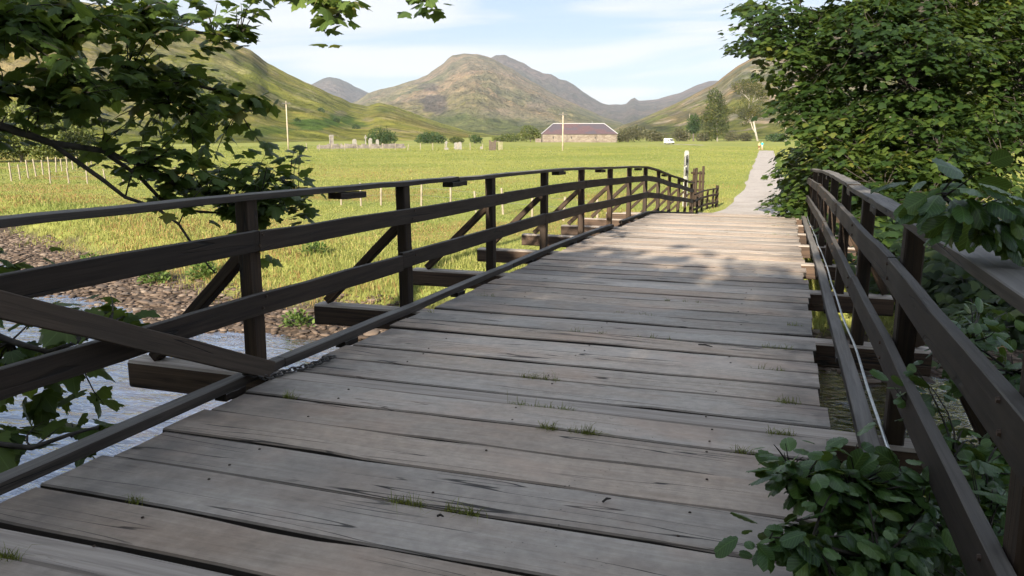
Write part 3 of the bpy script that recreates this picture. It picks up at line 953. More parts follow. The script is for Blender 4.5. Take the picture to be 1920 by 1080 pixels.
# --- overhanging sycamore on the near bank, left of the bridge
def pix(l): return [at(*q) for q in l]
ltr = [Vector((-9.4, -.6, -1.2)), Vector((-9.2, -.2, .6)), Vector((-8.9, .3, 2.2)), Vector((-8.8, .6, 4.2)), Vector((-8.9, .9, 6.5)), Vector((-8.7, 1.0, 8.5))]
L1 = [ltr[2]] + pix([(-500, 120, 4.6), (-200, 190, 5.2), (0, 237, 5.8), (50, 252, 5.9), (95, 268, 6.0), (190, 282, 6.2), (270, 312, 6.4), (330, 345, 6.6), (390, 365, 6.9)])
L1b = pix([(95, 268, 6.0), (140, 300, 6.1), (190, 335, 6.15), (235, 370, 6.2), (290, 388, 6.3), (335, 420, 6.35), (355, 450, 6.4), (392, 500, 6.6), (404, 512, 6.65)])
L1c = pix([(190, 282, 6.2), (260, 330, 6.35), (300, 372, 6.5), (350, 395, 6.7), (420, 400, 6.9), (480, 392, 7.1), (560, 375, 7.3)])
L2 = [ltr[3]] + pix([(-500, 0, 4.8), (-150, 100, 5.4), (0, 172, 5.8), (80, 182, 6.0), (150, 168, 6.1), (240, 150, 6.3), (300, 155, 6.6), (370, 160, 6.9), (440, 178, 7.1), (480, 190, 7.2)])
L2b = pix([(300, 155, 6.6), (320, 190, 6.7), (360, 206, 6.8), (400, 208, 6.9), (450, 205, 7.1)])
L3 = [ltr[3]] + pix([(-400, -200, 5.0), (-150, -60, 5.3), (0, 32, 5.6), (120, 40, 6.0), (260, 32, 6.4), (330, 60, 6.6), (400, 62, 6.9), (446, 72, 7.0)])
L4 = [ltr[4]] + pix([(-200, -420, 5.4), (150, -260, 5.8), (400, -120, 6.2), (540, -55, 6.5), (600, -10, 6.7), (634, 30, 6.8)])
L5 = [ltr[4]] + pix([(0, -520, 5.4), (400, -330, 6.2), (640, -150, 6.9), (760, -30, 7.4), (800, 5, 7.6)])
L6 = [ltr[1]] + pix([(-700, 420, 4.0), (-300, 520, 4.1), (-100, 590, 4.2), (20, 640, 4.25), (90, 660, 4.3), (150, 640, 4.4), (205, 610, 4.5)])
L7 = [ltr[1]] + pix([(-600, 700, 3.8), (-200, 790, 3.95), (-30, 830, 4.05), (60, 840, 4.1), (130, 815, 4.15), (185, 800, 4.2)])
limbsL = [L1, L1b, L1c, L2, L2b, L3, L4, L5, L6, L7]
blobsL = [(40, 30, 110, 60, 5.6, 34), (170, 50, 110, 60, 5.9, 32), (290, 40, 90, 45, 6.2, 18), (50, 110, 100, 50, 5.7, 24), (180, 140, 110, 45, 6.0, 26),
          (290, 125, 80, 45, 6.4, 20), (390, 150, 60, 36, 6.9, 12), (435, 190, 45, 24, 7.1, 8), (100, 205, 110, 35, 6.0, 18), (240, 215, 100, 34, 6.4, 16),
          (350, 222, 70, 28, 6.8, 10), (250, 275, 60, 24, 6.3, 6), (330, 290, 70, 30, 6.5, 10), (430, 295, 90, 30, 7.0, 22), (500, 320, 64, 26, 7.2, 16),
          (400, 345, 80, 28, 6.8, 16), (460, 385, 76, 28, 7.0, 14), (520, 365, 56, 22, 7.3, 11), (540, 280, 30, 20, 7.3, 3), (380, 15, 60, 22, 6.8, 7), (440, 60, 22, 22, 7.0, 3), (480, 0, 50, 10, 6.9, 4),
          (632, 18, 30, 22, 6.7, 9), (595, 4, 35, 14, 6.7, 6), (785, 2, 32, 10, 7.2, 6), (480, 6, 40, 14, 6.9, 5), (470, 440, 30, 20, 7.0, 2), (480, 480, 18, 12, 7.0, 1),
          (-200, 40, 160, 120, 5.4, 40), (-250, 200, 140, 60, 5.2, 14), (200, -120, 260, 80, 6.2, 50), (600, -140, 220, 70, 7.0, 22), (-100, -200, 250, 120, 5.8, 40), (300, -330, 350, 120, 6.5, 40)]
blobsL = [(*b[:5], int(b[5] * .85 + .5), *b[6:]) for b in blobsL]
folL = foliage(limbsL[:8], blobsL, .128, 8, .50, .0045, twig_max=1.6, tilt=.34)
blobsL2 = [(190, 760, 30, 14, 4.45, 2), (90, 740, 50, 24, 4.4, 3), (60, 690, 60, 20, 4.4, 3), (150, 600, 60, 24, 4.5, 3), (260, 590, 26, 20, 4.6, 2), (20, 490, 55, 25, 4.35, 4), (95, 485, 40, 14, 4.4, 2), (105, 590, 80, 24, 4.3, 5), (215, 570, 40, 22, 4.5, 3), (250, 605, 30, 18, 4.5, 2), (50, 655, 60, 36, 4.2, 5),
           (20, 715, 45, 36, 4.15, 5), (110, 785, 50, 26, 4.15, 4), (20, 815, 35, 22, 4.1, 3), (165, 805, 30, 14, 4.2, 2), (150, 700, 40, 12, 4.2, 1), (-120, 600, 90, 200, 4.1, 16)]
blobsL2 = [(*b[:4], b[4] + .28, max(1, int(b[5] * .95)), .12) for b in blobsL2]
folL2 = foliage([L6, L7], blobsL2, .150, 5, .30, .005, twig_max=1.0)
fol = [np.concatenate([a, b]) for a, b in zip(folL[:4], folL2[:4])]
tw = folL[4]; tw.add(folL2[4].v, folL2[4].f)
leafy_tree('sycamore_tree', 'dark overhanging sycamore whose branches reach in from the left over the railing', tuple(ltr[0]), ltr, [.26, .23, .2, .17, .13, .06],
           limbsL, [.050, .022, .020, .042, .014, .036, .036, .032, .032, .028], (*fol, tw), SYC, (M_SYC, M_SYCO), M_BARK, M_TWIG)

# --- big sycamore on the far bank, right of the bridge end
rtr = [Vector((2.75, 22.0, -2.0)), Vector((2.7, 21.8, -.2)), Vector((2.6, 21.6, 1.5)), Vector((2.55, 21.4, 3.2)), Vector((2.9, 21.3, 5.0)), Vector((3.4, 21.2, 7.5)), Vector((3.7, 21.2, 9.5))]
tips = [(1420, 60, 20.5), (1500, 20, 20), (1560, 120, 19.5), (1640, 60, 18.5), (1700, 160, 18.2), (1800, 120, 19), (1900, 160, 19.5), (1540, 230, 20), (1640, 270, 18.5), (1760, 280, 17.5), (1880, 300, 18),
        (1510, 330, 21), (1660, 360, 16.5), (1780, 390, 14.5), (1600, -80, 19), (1800, -80, 19), (1950, 420, 15), (2100, 250, 17), (2050, 40, 20)]
limbsR = []
for i, (u, v, d) in enumerate(tips):
    p = at(u, v, d)
    k = min(range(1, 6), key=lambda q: abs(rtr[q].z - (p.z - .35 * (p - rtr[q]).length)))
    limbsR.append(curve(rtr[k], p, .16, 8))
blobsR = [(1890, 25, 90, 60, 19.5, 75), (1770, 15, 120, 50, 19, 75), (1640, 20, 90, 45, 18.8, 45), (1700, 70, 60, 60, 17.8, 36), (1790, 60, 60, 60, 18, 36), (1425, 45, 52, 46, 20.5, 26), (1490, 55, 70, 70, 20, 46), (1450, 110, 30, 30, 20.4, 9), (1570, 90, 100, 90, 19.5, 90), (1690, 90, 110, 100, 19, 110), (1810, 100, 110, 110, 19.5, 105), (1910, 110, 90, 110, 20, 70),
          (1535, 180, 58, 48, 20, 34), (1480, 175, 30, 26, 20.6, 8), (1620, 215, 100, 66, 18.6, 85), (1750, 225, 110, 66, 18.2, 85), (1880, 220, 90, 70, 19, 60),
          (1535, 270, 52, 40, 19.8, 30), (1497, 305, 26, 34, 21, 16), (1500, 355, 30, 30, 21.5, 22), (1508, 388, 32, 16, 22, 16), (1560, 340, 50, 50, 20.5, 40), (1470, 355, 12, 22, 21.5, 5),
          (1630, 300, 90, 46, 18.2, 70), (1740, 310, 100, 46, 17.4, 70), (1850, 300, 70, 40, 17.8, 34), (1640, 368, 76, 36, 16.8, 50), (1740, 390, 70, 32, 15.2, 34), (1700, 350, 200, 60, 21, 60), (1890, 330, 40, 30, 18, 10),
          (1640, 430, 60, 36, 14.5, 26), (1720, 470, 60, 40, 10.5, 18), (1790, 520, 60, 46, 9.5, 20), (1870, 570, 70, 60, 8.6, 24), (1850, 480, 60, 30, 9.5, 10),
          (1650, -100, 250, 90, 19.5, 150), (1950, -60, 150, 120, 20, 80), (2080, 200, 130, 200, 19, 90), (1750, -260, 220, 100, 20, 80)]
def sprays(limbs, blobs, leaf_len, per, frac, width, twig_lim):
    """flat leafy sprays, layered like the shoots of a sycamore, with dark gaps between them"""
    LP = np.array([p for l in limbs for p in l])
    C, A, N, Sc = [], [], [], []
    tw = MB(); k = 0
    for blob in blobs:
        u, v, su, sv, d, n = blob[:6]
        dj = max(1.2, d * .07)
        for _ in range(max(1, int(n * frac + random.random()))):
            while True:
                a, b = random.uniform(-1, 1), random.uniform(-1, 1)
                if a * a + b * b <= 1: break
            c = at(u + a * su, v + b * sv, d + random.uniform(-dj, dj))
            p0 = Vector(LP[int(np.argmin(((LP - np.array(c)) ** 2).sum(1)))])
            dv = c - p0
            if dv.length > 1.8: p0 = c - dv.normalized() * 1.8
            if k < twig_lim: tw.tube(curve(p0, c, .14), [.014, .012, .009, .007, .004], 4, False)
            k += 1
            outw = Vector((dv.x, dv.y, 0)); outw = outw.normalized() if outw.length > .05 else Vector((0, -1, 0))
            # the spray faces up, outwards and towards the light
            nrm = (Vector((0, 0, 1)) + outw * random.uniform(.0, .35) + Vector((random.gauss(0, .15), random.gauss(-.08, .15), 0))).normalized()
            t1 = nrm.cross(Vector((random.gauss(0, 1), random.gauss(0, 1), random.gauss(0, 1)))).normalized(); t2 = nrm.cross(t1)
            w = width * random.uniform(.6, 1.25)
            m = max(5, int(per * (w / width) ** 1.6))
            for q in range(m):
                r, th = w * math.sqrt(random.random()), random.uniform(0, 6.283)
                e = t1 * math.cos(th) + t2 * math.sin(th)
                pos = c + e * r - nrm * (r * r * .35 / w) + nrm * random.gauss(0, .05) + Vector((0, 0, -abs(random.gauss(0, .06))))
                C.append(pos); A.append(e + outw * .4 + Vector((0, 0, -random.uniform(.0, .65))))
                N.append(nrm + Vector((random.gauss(0, .26), random.gauss(0, .26), 0))); Sc.append(leaf_len * random.uniform(.6, 1.15))
    return np.array(C), np.array(A), np.array(N), np.array(Sc), tw
folR = sprays(limbsR, blobsR, .168, 36, .46, .58, 900)
inner = [(b[0], b[1], b[2] * .86, b[3] * .86, b[4] + max(.8, b[4] * .10), int(b[5] * .55) + 1, b[4] * .04) for b in blobsR]
folI = foliage(limbsR, inner, .25, 9, .7, .008, twig_max=1.4, twig_lim=0)
folR = (*[np.concatenate([a, b]) for a, b in zip(folR[:4], folI[:4])], folR[4])
leafy_tree('sycamore_tree', 'large bushy sycamore with sunlit leaves on the far bank right of the bridge', tuple(rtr[0]), rtr, [.24, .20, .17, .14, .10, .06, .03],
           limbsR, [.065] * len(limbsR), folR, SYC2, (M_SYR, M_SYRO), M_BARK, M_TWIG)

# --- alder growing up through the right-hand railing close to the camera
ab = Vector((1.75, 1.3, -2.1))
A1 = [ab] + pix([(2050, 1150, 2.75), (1850, 1020, 2.75), (1720, 970, 2.72), (1600, 930, 2.7), (1500, 905, 2.72)])
A2 = [ab] + pix([(2000, 1250, 2.6), (1820, 1120, 2.5), (1650, 1050, 2.45), (1520, 1020, 2.45), (1440, 1015, 2.5)])
A3 = [ab] + pix([(2080, 900, 2.6), (2020, 620, 2.5), (1960, 500, 2.45), (1880, 440, 2.42), (1810, 400, 2.42), (1765, 370, 2.42)])
A4 = [ab] + pix([(2100, 1000, 3.3), (2000, 800, 3.5), (1900, 700, 3.7), (1820, 640, 3.9)])
A5 = [ab] + pix([(2050, 1120, 3.0), (1930, 940, 3.1), (1850, 880, 3.2), (1790, 850, 3.3)])
limbsA = [A1, A2, A3, A4, A5]
blobsA = [(1470, 855, 40, 30, 2.75, 4, .12), (1530, 890, 70, 44, 2.72, 12, .14), (1620, 870, 70, 40, 2.76, 13, .14), (1690, 910, 60, 46, 2.7, 11, .14), (1580, 950, 70, 40, 2.62, 11, .12),
          (1660, 1000, 80, 44, 2.55, 12, .12), (1470, 1015, 50, 26, 2.5, 6, .1), (1560, 1050, 70, 34, 2.45, 10, .1), (1720, 1060, 70, 30, 2.5, 8, .1), (1620, 1120, 120, 40, 2.4, 12, .1),
          (1820, 640, 50, 40, 3.9, 8), (1880, 720, 50, 60, 3.7, 10), (1800, 720, 34, 30, 3.9, 4), (1850, 830, 60, 50, 3.4, 10), (1900, 900, 40, 50, 3.2, 8), (1800, 880, 40, 30, 3.2, 6), (1860, 980, 50, 50, 3.0, 8), (1990, 800, 70, 200, 3.4, 18), (1830, 900, 50, 40, 3.1, 9), (1880, 960, 50, 60, 3.0, 10), (1800, 960, 40, 40, 2.95, 7), (1840, 1040, 60, 40, 2.8, 10), (1760, 1030, 40, 40, 2.7, 6), (1850, 600, 60, 40, 4.2, 8), (1780, 660, 30, 30, 4.1, 4),
          (1690, 720, 16, 14, 3.4, 1), (1720, 690, 14, 10, 3.4, 1)]
blobsA = [(*b[:5], int(b[5] * 1.6 + .5), *b[6:]) for b in blobsA]
blobsA2 = [(1770, 420, 30, 26, 2.30, 3, .06), (1825, 375, 50, 34, 2.30, 4, .06), (1850, 445, 50, 22, 2.32, 5, .06), (1895, 400, 30, 40, 2.34, 3, .06), (1800, 462, 50, 14, 2.34, 3, .05), (1735, 405, 14, 12, 2.3, 1, .05), (1960, 480, 60, 80, 2.4, 8, .1)]
blobsA2 = [(b[0] + 22, b[1] - 30, *b[2:]) for b in blobsA2]
folA2 = foliage([A3], blobsA2, .100, 4, .16, .0032, flat=.2, hang=.25, twig_max=.4)
folA = foliage(limbsA, blobsA, .083, 5, .18, .0032, flat=.35, hang=.30, twig_max=.5)
leafy_tree('alder_bush', 'dark glossy alder bush pushing through the right railing onto the deck', tuple(ab), None, None, limbsA, [.014, .013, .012, .016, .013], (*[np.concatenate([a, b]) for a, b in zip(folA[:4], folA2[:4])], folA[4].add(folA2[4].v, folA2[4].f)), ALD, (M_ALD, M_ALDO), M_BARK, M_TWIG, cat='bush')

# --- trees further back on the near bank, out of the picture, that shade the deck
def shade_tree(label, base, h, cen, rad, n, seed):
    r_ = np.random.default_rng(seed)
    t = empty('sycamore_tree', base); tag(t, label, 'tree')
    b = Vector(base); top = Vector((cen[0], cen[1], cen[2] + rad[2] * .6))
    tp = [b.lerp(top, s) + Vector((.25 * math.sin(3 * s + seed), .2 * math.cos(2 * s), 0)) * s for s in np.linspace(0, 1, 7)]
    MB().tube(tp, [.32 * (1 - .85 * s) for s in np.linspace(0, 1, 7)], 9).build('trunk', M_BARK2, t, smooth_shade=True)
    for i in range(7):
        q = r_.normal(0, 1, 3); q /= np.linalg.norm(q)
        e = Vector(cen) + Vector(q * np.array(rad) * .8)
        c_ = curve(tp[2 + i % 3], e, .12, 5)
        MB().tube(c_, [.1, .08, .06, .04, .015], 6).build('branch', M_BARK2, t, smooth_shade=True)
    q = r_.normal(0, 1, (n, 3)); q /= np.linalg.norm(q, axis=1)[:, None]
    C = np.array(cen) + q * np.array(rad) * (r_.random(n) ** .45)[:, None]
    C += r_.normal(0, .25, (n, 3))
    # the crown is densest where clumps meet
    A = q + r_.normal(0, .5, (n, 3)); N = r_.normal(0, .5, (n, 3)) + np.array([0, 0, .8])
    o = link('crown', leaves_mesh('crown', SYC2, C, A, N, .20 + .14 * r_.random(n), r_.random(n)), M_SYC, t); tag(o, kind='stuff')
shade_tree('tall sycamore on the near bank left of the bridge approach', (-5.2, -8.6, -.3), 9, (-4.0, -8.3, 4.75), (4.4, 2.6, 3.0), 7400, 3)
shade_tree('tall sycamore on the near bank right of the bridge approach', (5.2, -8.2, -.3), 9, (1.6, -8.0, 4.6), (4.4, 2.6, 3.05), 8200, 4)
shade_tree('tallest sycamore on the near bank downstream of the approach', (8.5, -8.4, -.3), 14, (7.6, -8.0, 8.8), (3.9, 2.4, 5.0), 4600, 9)
# dense woodland edge behind the approach: it closes the view and the light behind the camera
def thicket(label, x0, x1, y, top, n, seed):
    r_ = np.random.default_rng(seed)
    t = empty('woodland_thicket', ((x0 + x1) / 2, y, -.3)); tag(t, label, 'thicket')
    C = np.stack([r_.uniform(x0, x1, n), y + r_.normal(0, .7, n), r_.uniform(-.4, 1, n)], 1)
    C[:, 2] = -.4 + (top + .4) * r_.random(n) * (.75 + .5 * fbm(C[:, 0] / 1.7, C[:, 1] * 0, 3, seed))
    o = link('foliage', leaves_mesh('foliage', SYC2, C, r_.normal(0, 1, (n, 3)), r_.normal(0, .6, (n, 3)) + [0, .8, .3], .28 + .16 * r_.random(n), r_.random(n)), M_SYC, t); tag(o, kind='stuff')
    for k in range(5):
        x = x0 + (x1 - x0) * (k + .5) / 5
        MB().tube([(x, y, -.6), (x + .2, y, top * .5), (x - .1, y + .1, top * .85)], [.09, .07, .02], 6).build('stem', M_BARK, t, smooth_shade=True)
thicket('dense thicket on the near bank behind the bridge approach', -5.5, 6.5, -12.5, 5.6, 3600, 5)
thicket('dense thicket on the near bank upstream behind the left sycamore', -17, -6, -9.0, 4.4, 2800, 6)
thicket('dense thicket on the near bank downstream behind the alder', 6.5, 16, -7.5, 5.0, 2800, 7)
# ==================================================================
# ------------------------------------------------------------------ things across the field
def gp(u, v, z=FIELD):
    """the ground point behind pixel (u, v), on the flat valley floor"""
    p = at(u, v, 1.0)
    t = (z - EYE) / (p.z - EYE)
    q = at(u, v, t)
    return Vector((q.x, q.y, float(gh(q.x, q.y))))
def face(p):
    """rotation that turns a thing's -Y side towards the bridge"""
    return math.atan2(p.x, -p.y) + math.pi
def place(p, rz=None): return Matrix.Translation(p) @ Matrix.Rotation(math.atan2(-p.x, p.y) if rz is None else rz, 4, 'Z')
def pxm(p): return float(project(p)[0, 2]) / FPX      # metres per photograph pixel there

# --- long stone barn with a hipped slate roof
bl, br = gp(1016, 266.8), gp(1157, 266.8)
bx = (br - bl); bL = bx.length; ang = math.atan2(bx.y, bx.x)
Mb = Matrix.Translation(Vector((bl.x, bl.y, min(bl.z, br.z) - .05))) @ Matrix.Rotation(ang, 4, 'Z')
barn = empty('stone_barn'); barn.matrix_world = Mb
tag(barn, 'long low stone barn with purple-grey hipped slate roof across the field', 'barn')
M = Mat('barn_stone')
P = M.coord()
vc = M.n('ShaderNodeSeparateColor', {0: M.voro(M.mapping(P, (1.5, 1.5, 2.6)), 1.0, out='Color')}).outputs[0]
c = M.ramp(vc, [(0, (.135, .105, .08)), (.5, (.185, .148, .115)), (1, (.25, .21, .17))])
c = M.mix(M.rng(M.voro(M.mapping(P, (1.5, 1.5, 2.6)), 1.0, 'DISTANCE_TO_EDGE'), 0, .06, .6, 0), c, (.22, .19, .16))
M.p(Base_Color=c, Roughness=.9); M.bump(vc, .5, .04); M_BSTONE = M.m
M = Mat('barn_slate')
P = M.coord()
br_ = M.n('ShaderNodeTexBrick', {'Vector': M.mapping(P, (1, 1, 1)), 'Scale': 2.2, 'Color1': (.085, .050, .055, 1), 'Color2': (.13, .080, .084, 1), 'Mortar': (.07, .045, .05, 1), 'Mortar Size': .02}).outputs[0]
nz = M.noise(M.mapping(P, (.18, .18, .5)), 1.0, 4)
c = M.mix(M.rng(nz, .50, .58), br_, (.075, .062, .075))
M.p(Base_Color=c, Roughness=.6); M_SLATE = M.m
M_LEAD = simple('lead_flashing', (.42, .42, .43), .5, .1, 3)
M_DARKW = simple('dark_opening', (.022, .020, .018), .6, .2, 3)
M_PIPE = simple('iron_downpipe', (.05, .045, .045), .5, .2, 3)
wh, rh, dp, hip = 3.05, 3.75, 9.0, bL * .158
wins = [(bL * .152, 1.35, .42, .85), (bL * .393, 1.35, .42, .85), (bL * .708, 1.3, .42, .9)]
# front wall is built round its three openings
w = MB()
xs = [0]
for (x, z, ww, hh) in wins: xs += [x - ww / 2, x + ww / 2]
xs += [bL]
for i in range(0, len(xs), 2): w.box(((xs[i] + xs[i + 1]) / 2, .25, wh / 2), (xs[i + 1] - xs[i], .5, wh))
for (x, z, ww, hh) in wins:
    w.box((x, .25, (z) / 2), (ww, .5, z)); w.box((x, .25, (z + hh + wh) / 2), (ww, .5, wh - z - hh))
w.box((bL / 2, dp - .25, wh / 2), (bL, .5, wh)); w.box((.25, dp / 2, wh / 2), (.5, dp - 1, wh)); w.box((bL - .25, dp / 2, wh / 2), (.5, dp - 1, wh))
w.build('wall', M_BSTONE, barn, Mb)
for (x, z, ww, hh) in wins:
    f = MB().box((x, .30, z + hh / 2), (ww, .06, hh)).build('window', M_DARKW, barn, Mb)
    MB().box((x, .262, z + hh / 2), (.04, .05, hh - .02)).box((x, .262, z + hh - .06), (ww - .02, .045, .05)).build('frame', simple('window_frame', (.20, .16, .13)), f, Mb)
ov = .22
rf = MB().add([(-ov, -ov, wh), (bL + ov, -ov, wh), (bL + ov, dp + ov, wh), (-ov, dp + ov, wh), (hip, dp / 2, wh + rh), (bL - hip, dp / 2, wh + rh)],
              [(0, 1, 5, 4), (2, 3, 4, 5), (3, 0, 4), (1, 2, 5), (3, 2, 1, 0)]).build('roof', M_SLATE, barn, Mb)
hp = MB()
for a, b in (((-ov, -ov, wh), (hip, dp / 2, wh + rh)), ((bL + ov, -ov, wh), (bL - hip, dp / 2, wh + rh)), ((hip, dp / 2, wh + rh), (bL - hip, dp / 2, wh + rh))):
    hp.tube([Vector(a) + Vector((0, 0, .05)), Vector(b) + Vector((0, 0, .05))], .13, 5)
hp.build('ridge_flashing', M_LEAD, rf, Mb)
MB().box((bL / 2, -ov - .06, wh - .04), (bL + .4, .12, .1)).build('gutter', M_PIPE, rf, Mb)
for x in (.25, bL * .335, bL * .727, bL - .3): MB().tube([(x, -.1, 0.0), (x, -.1, wh - .1)], .06, 6).build('downpipe', M_PIPE, barn, Mb)
MB().tube([(bL * .68, dp / 2, wh + rh), (bL * .68, dp / 2, wh + rh + .9)], .05, 6).build('roof_vent', M_LEAD, rf, Mb)
MB().box((-1.3, 2.2, .7), (2.0, 2.5, 1.4)).build('lean_to', M_BSTONE, barn, Mb, bevel=.05)

# --- power poles
M_POLE = simple('pole_wood', (.42, .35, .26), .8, .2, 2)
M_POLED = simple('pole_fitting', (.10, .09, .085), .6, .2, 5)
def pole(label, u, vb, vt, r=.14):
    p = gp(u, vb); s = pxm(p); H = (vb - vt) * s
    t = empty('power_pole'); Mx = place(p); t.matrix_world = Mx
    tag(t, label, 'pole', 'power poles across the field')
    MB().tube([(0, 0, -.2), (0, 0, H * .5), (0, 0, H)], [r, r * .88, r * .72], 8).build('shaft', M_POLE, t, Mx, True)
    MB().box((0, -.12, H - .35), (1.5, .1, .12)).build('crossarm', M_POLED, t, Mx)
    for x in (-.65, 0, .65): MB().tube([(x, -.12, H - .29), (x, -.12, H - .12)], [.05, .06], 6).build('insulator', M_POLED, t, Mx)
pole('tall pale wooden power pole beside the hanging branches, left', 541, 283, 192)
pole('pale wooden power pole standing in front of the stone barn', 1055, 283, 213)
pole('thin pale power pole beside the small dark green tree', 1291, 264, 214, .16)

# --- fences: each post is a part of its fence
M_FPOST = simple('fence_post_wood', (.29, .245, .18), .85, .25, 3)
M_WIRE = simple('fence_wire', (.30, .30, .29), .5, .1, 3, metal=.6)
def fence(label, pts, h, r, wires=(.45, .8), hvar=.12, lean=.04):
    p0 = pts[0]
    t = empty('post_and_wire_fence', p0); tag(t, label, 'fence')
    tops = []
    meshes = []
    for k in range(3):
        hh = h * (1 + random.uniform(-hvar, hvar))
        meshes.append((hh, mesh_np('post', *tube_arrays([(0, 0, -.25), (0, 0, hh - .02), (0, 0, hh)], [r, r * .95, r * .6], 6))))
        meshes[-1][1].materials.append(M_FPOST)
    for i, p in enumerate(pts):
        hh, me = meshes[i % 3]
        link('post', me, None, t, Matrix.Translation(p) @ Matrix.Rotation(random.gauss(0, lean), 4, 'X') @ Matrix.Rotation(random.gauss(0, lean), 4, 'Y'))
    for wz in wires:
        MB().tube([Vector(p) + Vector((0, 0, h * wz)) for p in pts], .006, 3, False).build('wire', M_WIRE, t)
def line(a, b, n): return [Vector((a.x + (b.x - a.x) * s, a.y + (b.y - a.y) * s, float(gh(a.x + (b.x - a.x) * s, a.y + (b.y - a.y) * s)))) for s in np.linspace(0, 1, n)]
fence('pale post and wire fence in front of the graveyard wall', line(gp(575, 282), gp(905, 281.5), 15), 1.25, .07)
fence('post and wire fence running along the river meadow behind the left railing', line(gp(640, 384), gp(790, 386), 5) + line(gp(845, 392), gp(1120, 420), 6), .95, .045, (.5, .85))
fence('pale wooden fence posts running away below the left trees', line(gp(22, 341), gp(172, 312), 14), 1.25, .06)
fence('low fence posts in the meadow under the left branches', line(gp(95, 346), gp(330, 342), 8), 1.0, .05)

# --- flared fence and kissing gate at the far end of the bridge
fl = empty('end_fence', (-3.3, 33.0, -1.6)); tag(fl, 'short curved brown fence flaring from the far left end of the bridge', 'fence')
fpts = [(-3.38, 32.4), (-3.30, 33.3), (-3.2, 34.2), (-3.05, 35.0), (-2.86, 35.6), (-2.75, 36.1)]
for i, (x, y) in enumerate(fpts):
    z = float(gh(x, y)); last = i == len(fpts) - 1
    timber('post', (x, y, z - .2), (x, y, z + (.86 if not last else .95)), .085 if not last else .13, .085 if not last else .13, M_POST, fl, up=(0, 1, 0))
for dz in (.84, .58, .24):
    swept('rail', [(x + .07, y - .02, float(gh(x, y)) + dz - .0) for x, y in fpts], .04, .09 if dz < .8 else .05, M_POST, fl)
kg = empty('kissing_gate', (-3.6, 36.3, -1.6)); tag(kg, 'tall narrow wooden gate posts beside the far left end of the bridge', 'gate')
for (x, y, h) in ((-3.80, 36.4, 1.66), (-3.66, 36.1, 1.70), (-3.50, 36.2, 1.55), (-3.36, 36.0, 1.78)):
    z = float(gh(x, y)); timber('post', (x, y, z - .2), (x, y, z + h), .10, .10, M_POST, kg, up=(0, 1, 0))
for dz in (1.48, 1.12, .75, .35):
    z = FIELD + dz
    timber('rail', (-3.92, 36.36, z), (-3.30, 36.08, z), .04, .08, M_POST, kg)

# --- signpost with two finger boards, seen end on
M_SIGNW = simple('sign_white', (.28, .272, .24), .55, .08, 6)
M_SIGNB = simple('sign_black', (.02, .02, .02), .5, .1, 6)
sp = Vector((-4.12, 36.2, float(gh(-4.12, 36.2))))
sg = empty('signpost', sp); tag(sg, 'white signpost with two finger boards beyond the left railing', 'signpost')
MB().box((0, 0, 1.15), (.20, .16, 2.5)).box((0, 0, 2.42), (.16, .13, .05)).build('post', M_SIGNW, sg, Matrix.Translation(sp), bevel=.008)
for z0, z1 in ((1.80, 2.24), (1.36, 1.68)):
    MB().prism([(-.085, z0 - .05), (.07, z0 + .04), (.07, z1 + .05), (-.085, z1 - .06)], -.094, -.081).build('shadow_panel', M_SIGNB, sg, Matrix.Translation(sp))  # black slanted panels stand in for the finger boards' shadows on the post
for z0 in (2.02, 1.55):
    # the boards point back towards the bridge; raised letter blocks stand on their right-hand faces
    Mx = Matrix.Translation(sp + Vector((.07, -.08, z0))) @ Matrix.Rotation(R(-4), 4, 'Z')
    b = MB().prism([(-.015, -.19), (.015, -.19), (.015, .19), (-.015, .19)], -.62, 0.0).build('finger_board', M_SIGNW, sg, Mx, bevel=.004)
    le = MB()
    for i in range(6):
        le.box((.019, -.09 - i * .08, random.uniform(-.03, .03)), (.008, .042, random.uniform(.10, .20)))
    le.build('lettering', M_SIGNB, b, Mx)

# --- graveyard: wall, headstones, crosses, gate
M_GRV = simple('grave_stone', (.21, .198, .175), .85, .2, 3, .2)
M_RUB = simple('rubble_stone', (.19, .165, .145), .9, .35, 1.2, .5)
ga, gb = gp(594, 279.5), gp(757, 278.5)
gw = empty('graveyard_wall', ga); tag(gw, 'low rubble stone wall of the little graveyard on the left', 'wall')
Lw = (gb - ga).length; gd = (gb - ga).normalized()
wb = MB()
for row in range(4):
    s = 0
    while s < Lw:
        l = random.uniform(.3, .75)
        hgt = .26
        if row < 3 or random.random() < .75:
            p = ga + gd * (s + l / 2)
            p.z = float(gh(p.x, p.y))
            ro = Matrix.Rotation(math.atan2(gd.y, gd.x) + random.uniform(-.15, .15), 3, 'Z')
            wb.box(p + Vector((0, 0, .1 + row * .25 + random.uniform(-.03, .03))), (l * .94, .5 + random.uniform(-.1, .1), hgt + random.uniform(-.04, .05)), ro)
        s += l
o = wb.build('stonework', M_RUB, gw, bevel=.03); tag(o, kind='stuff')
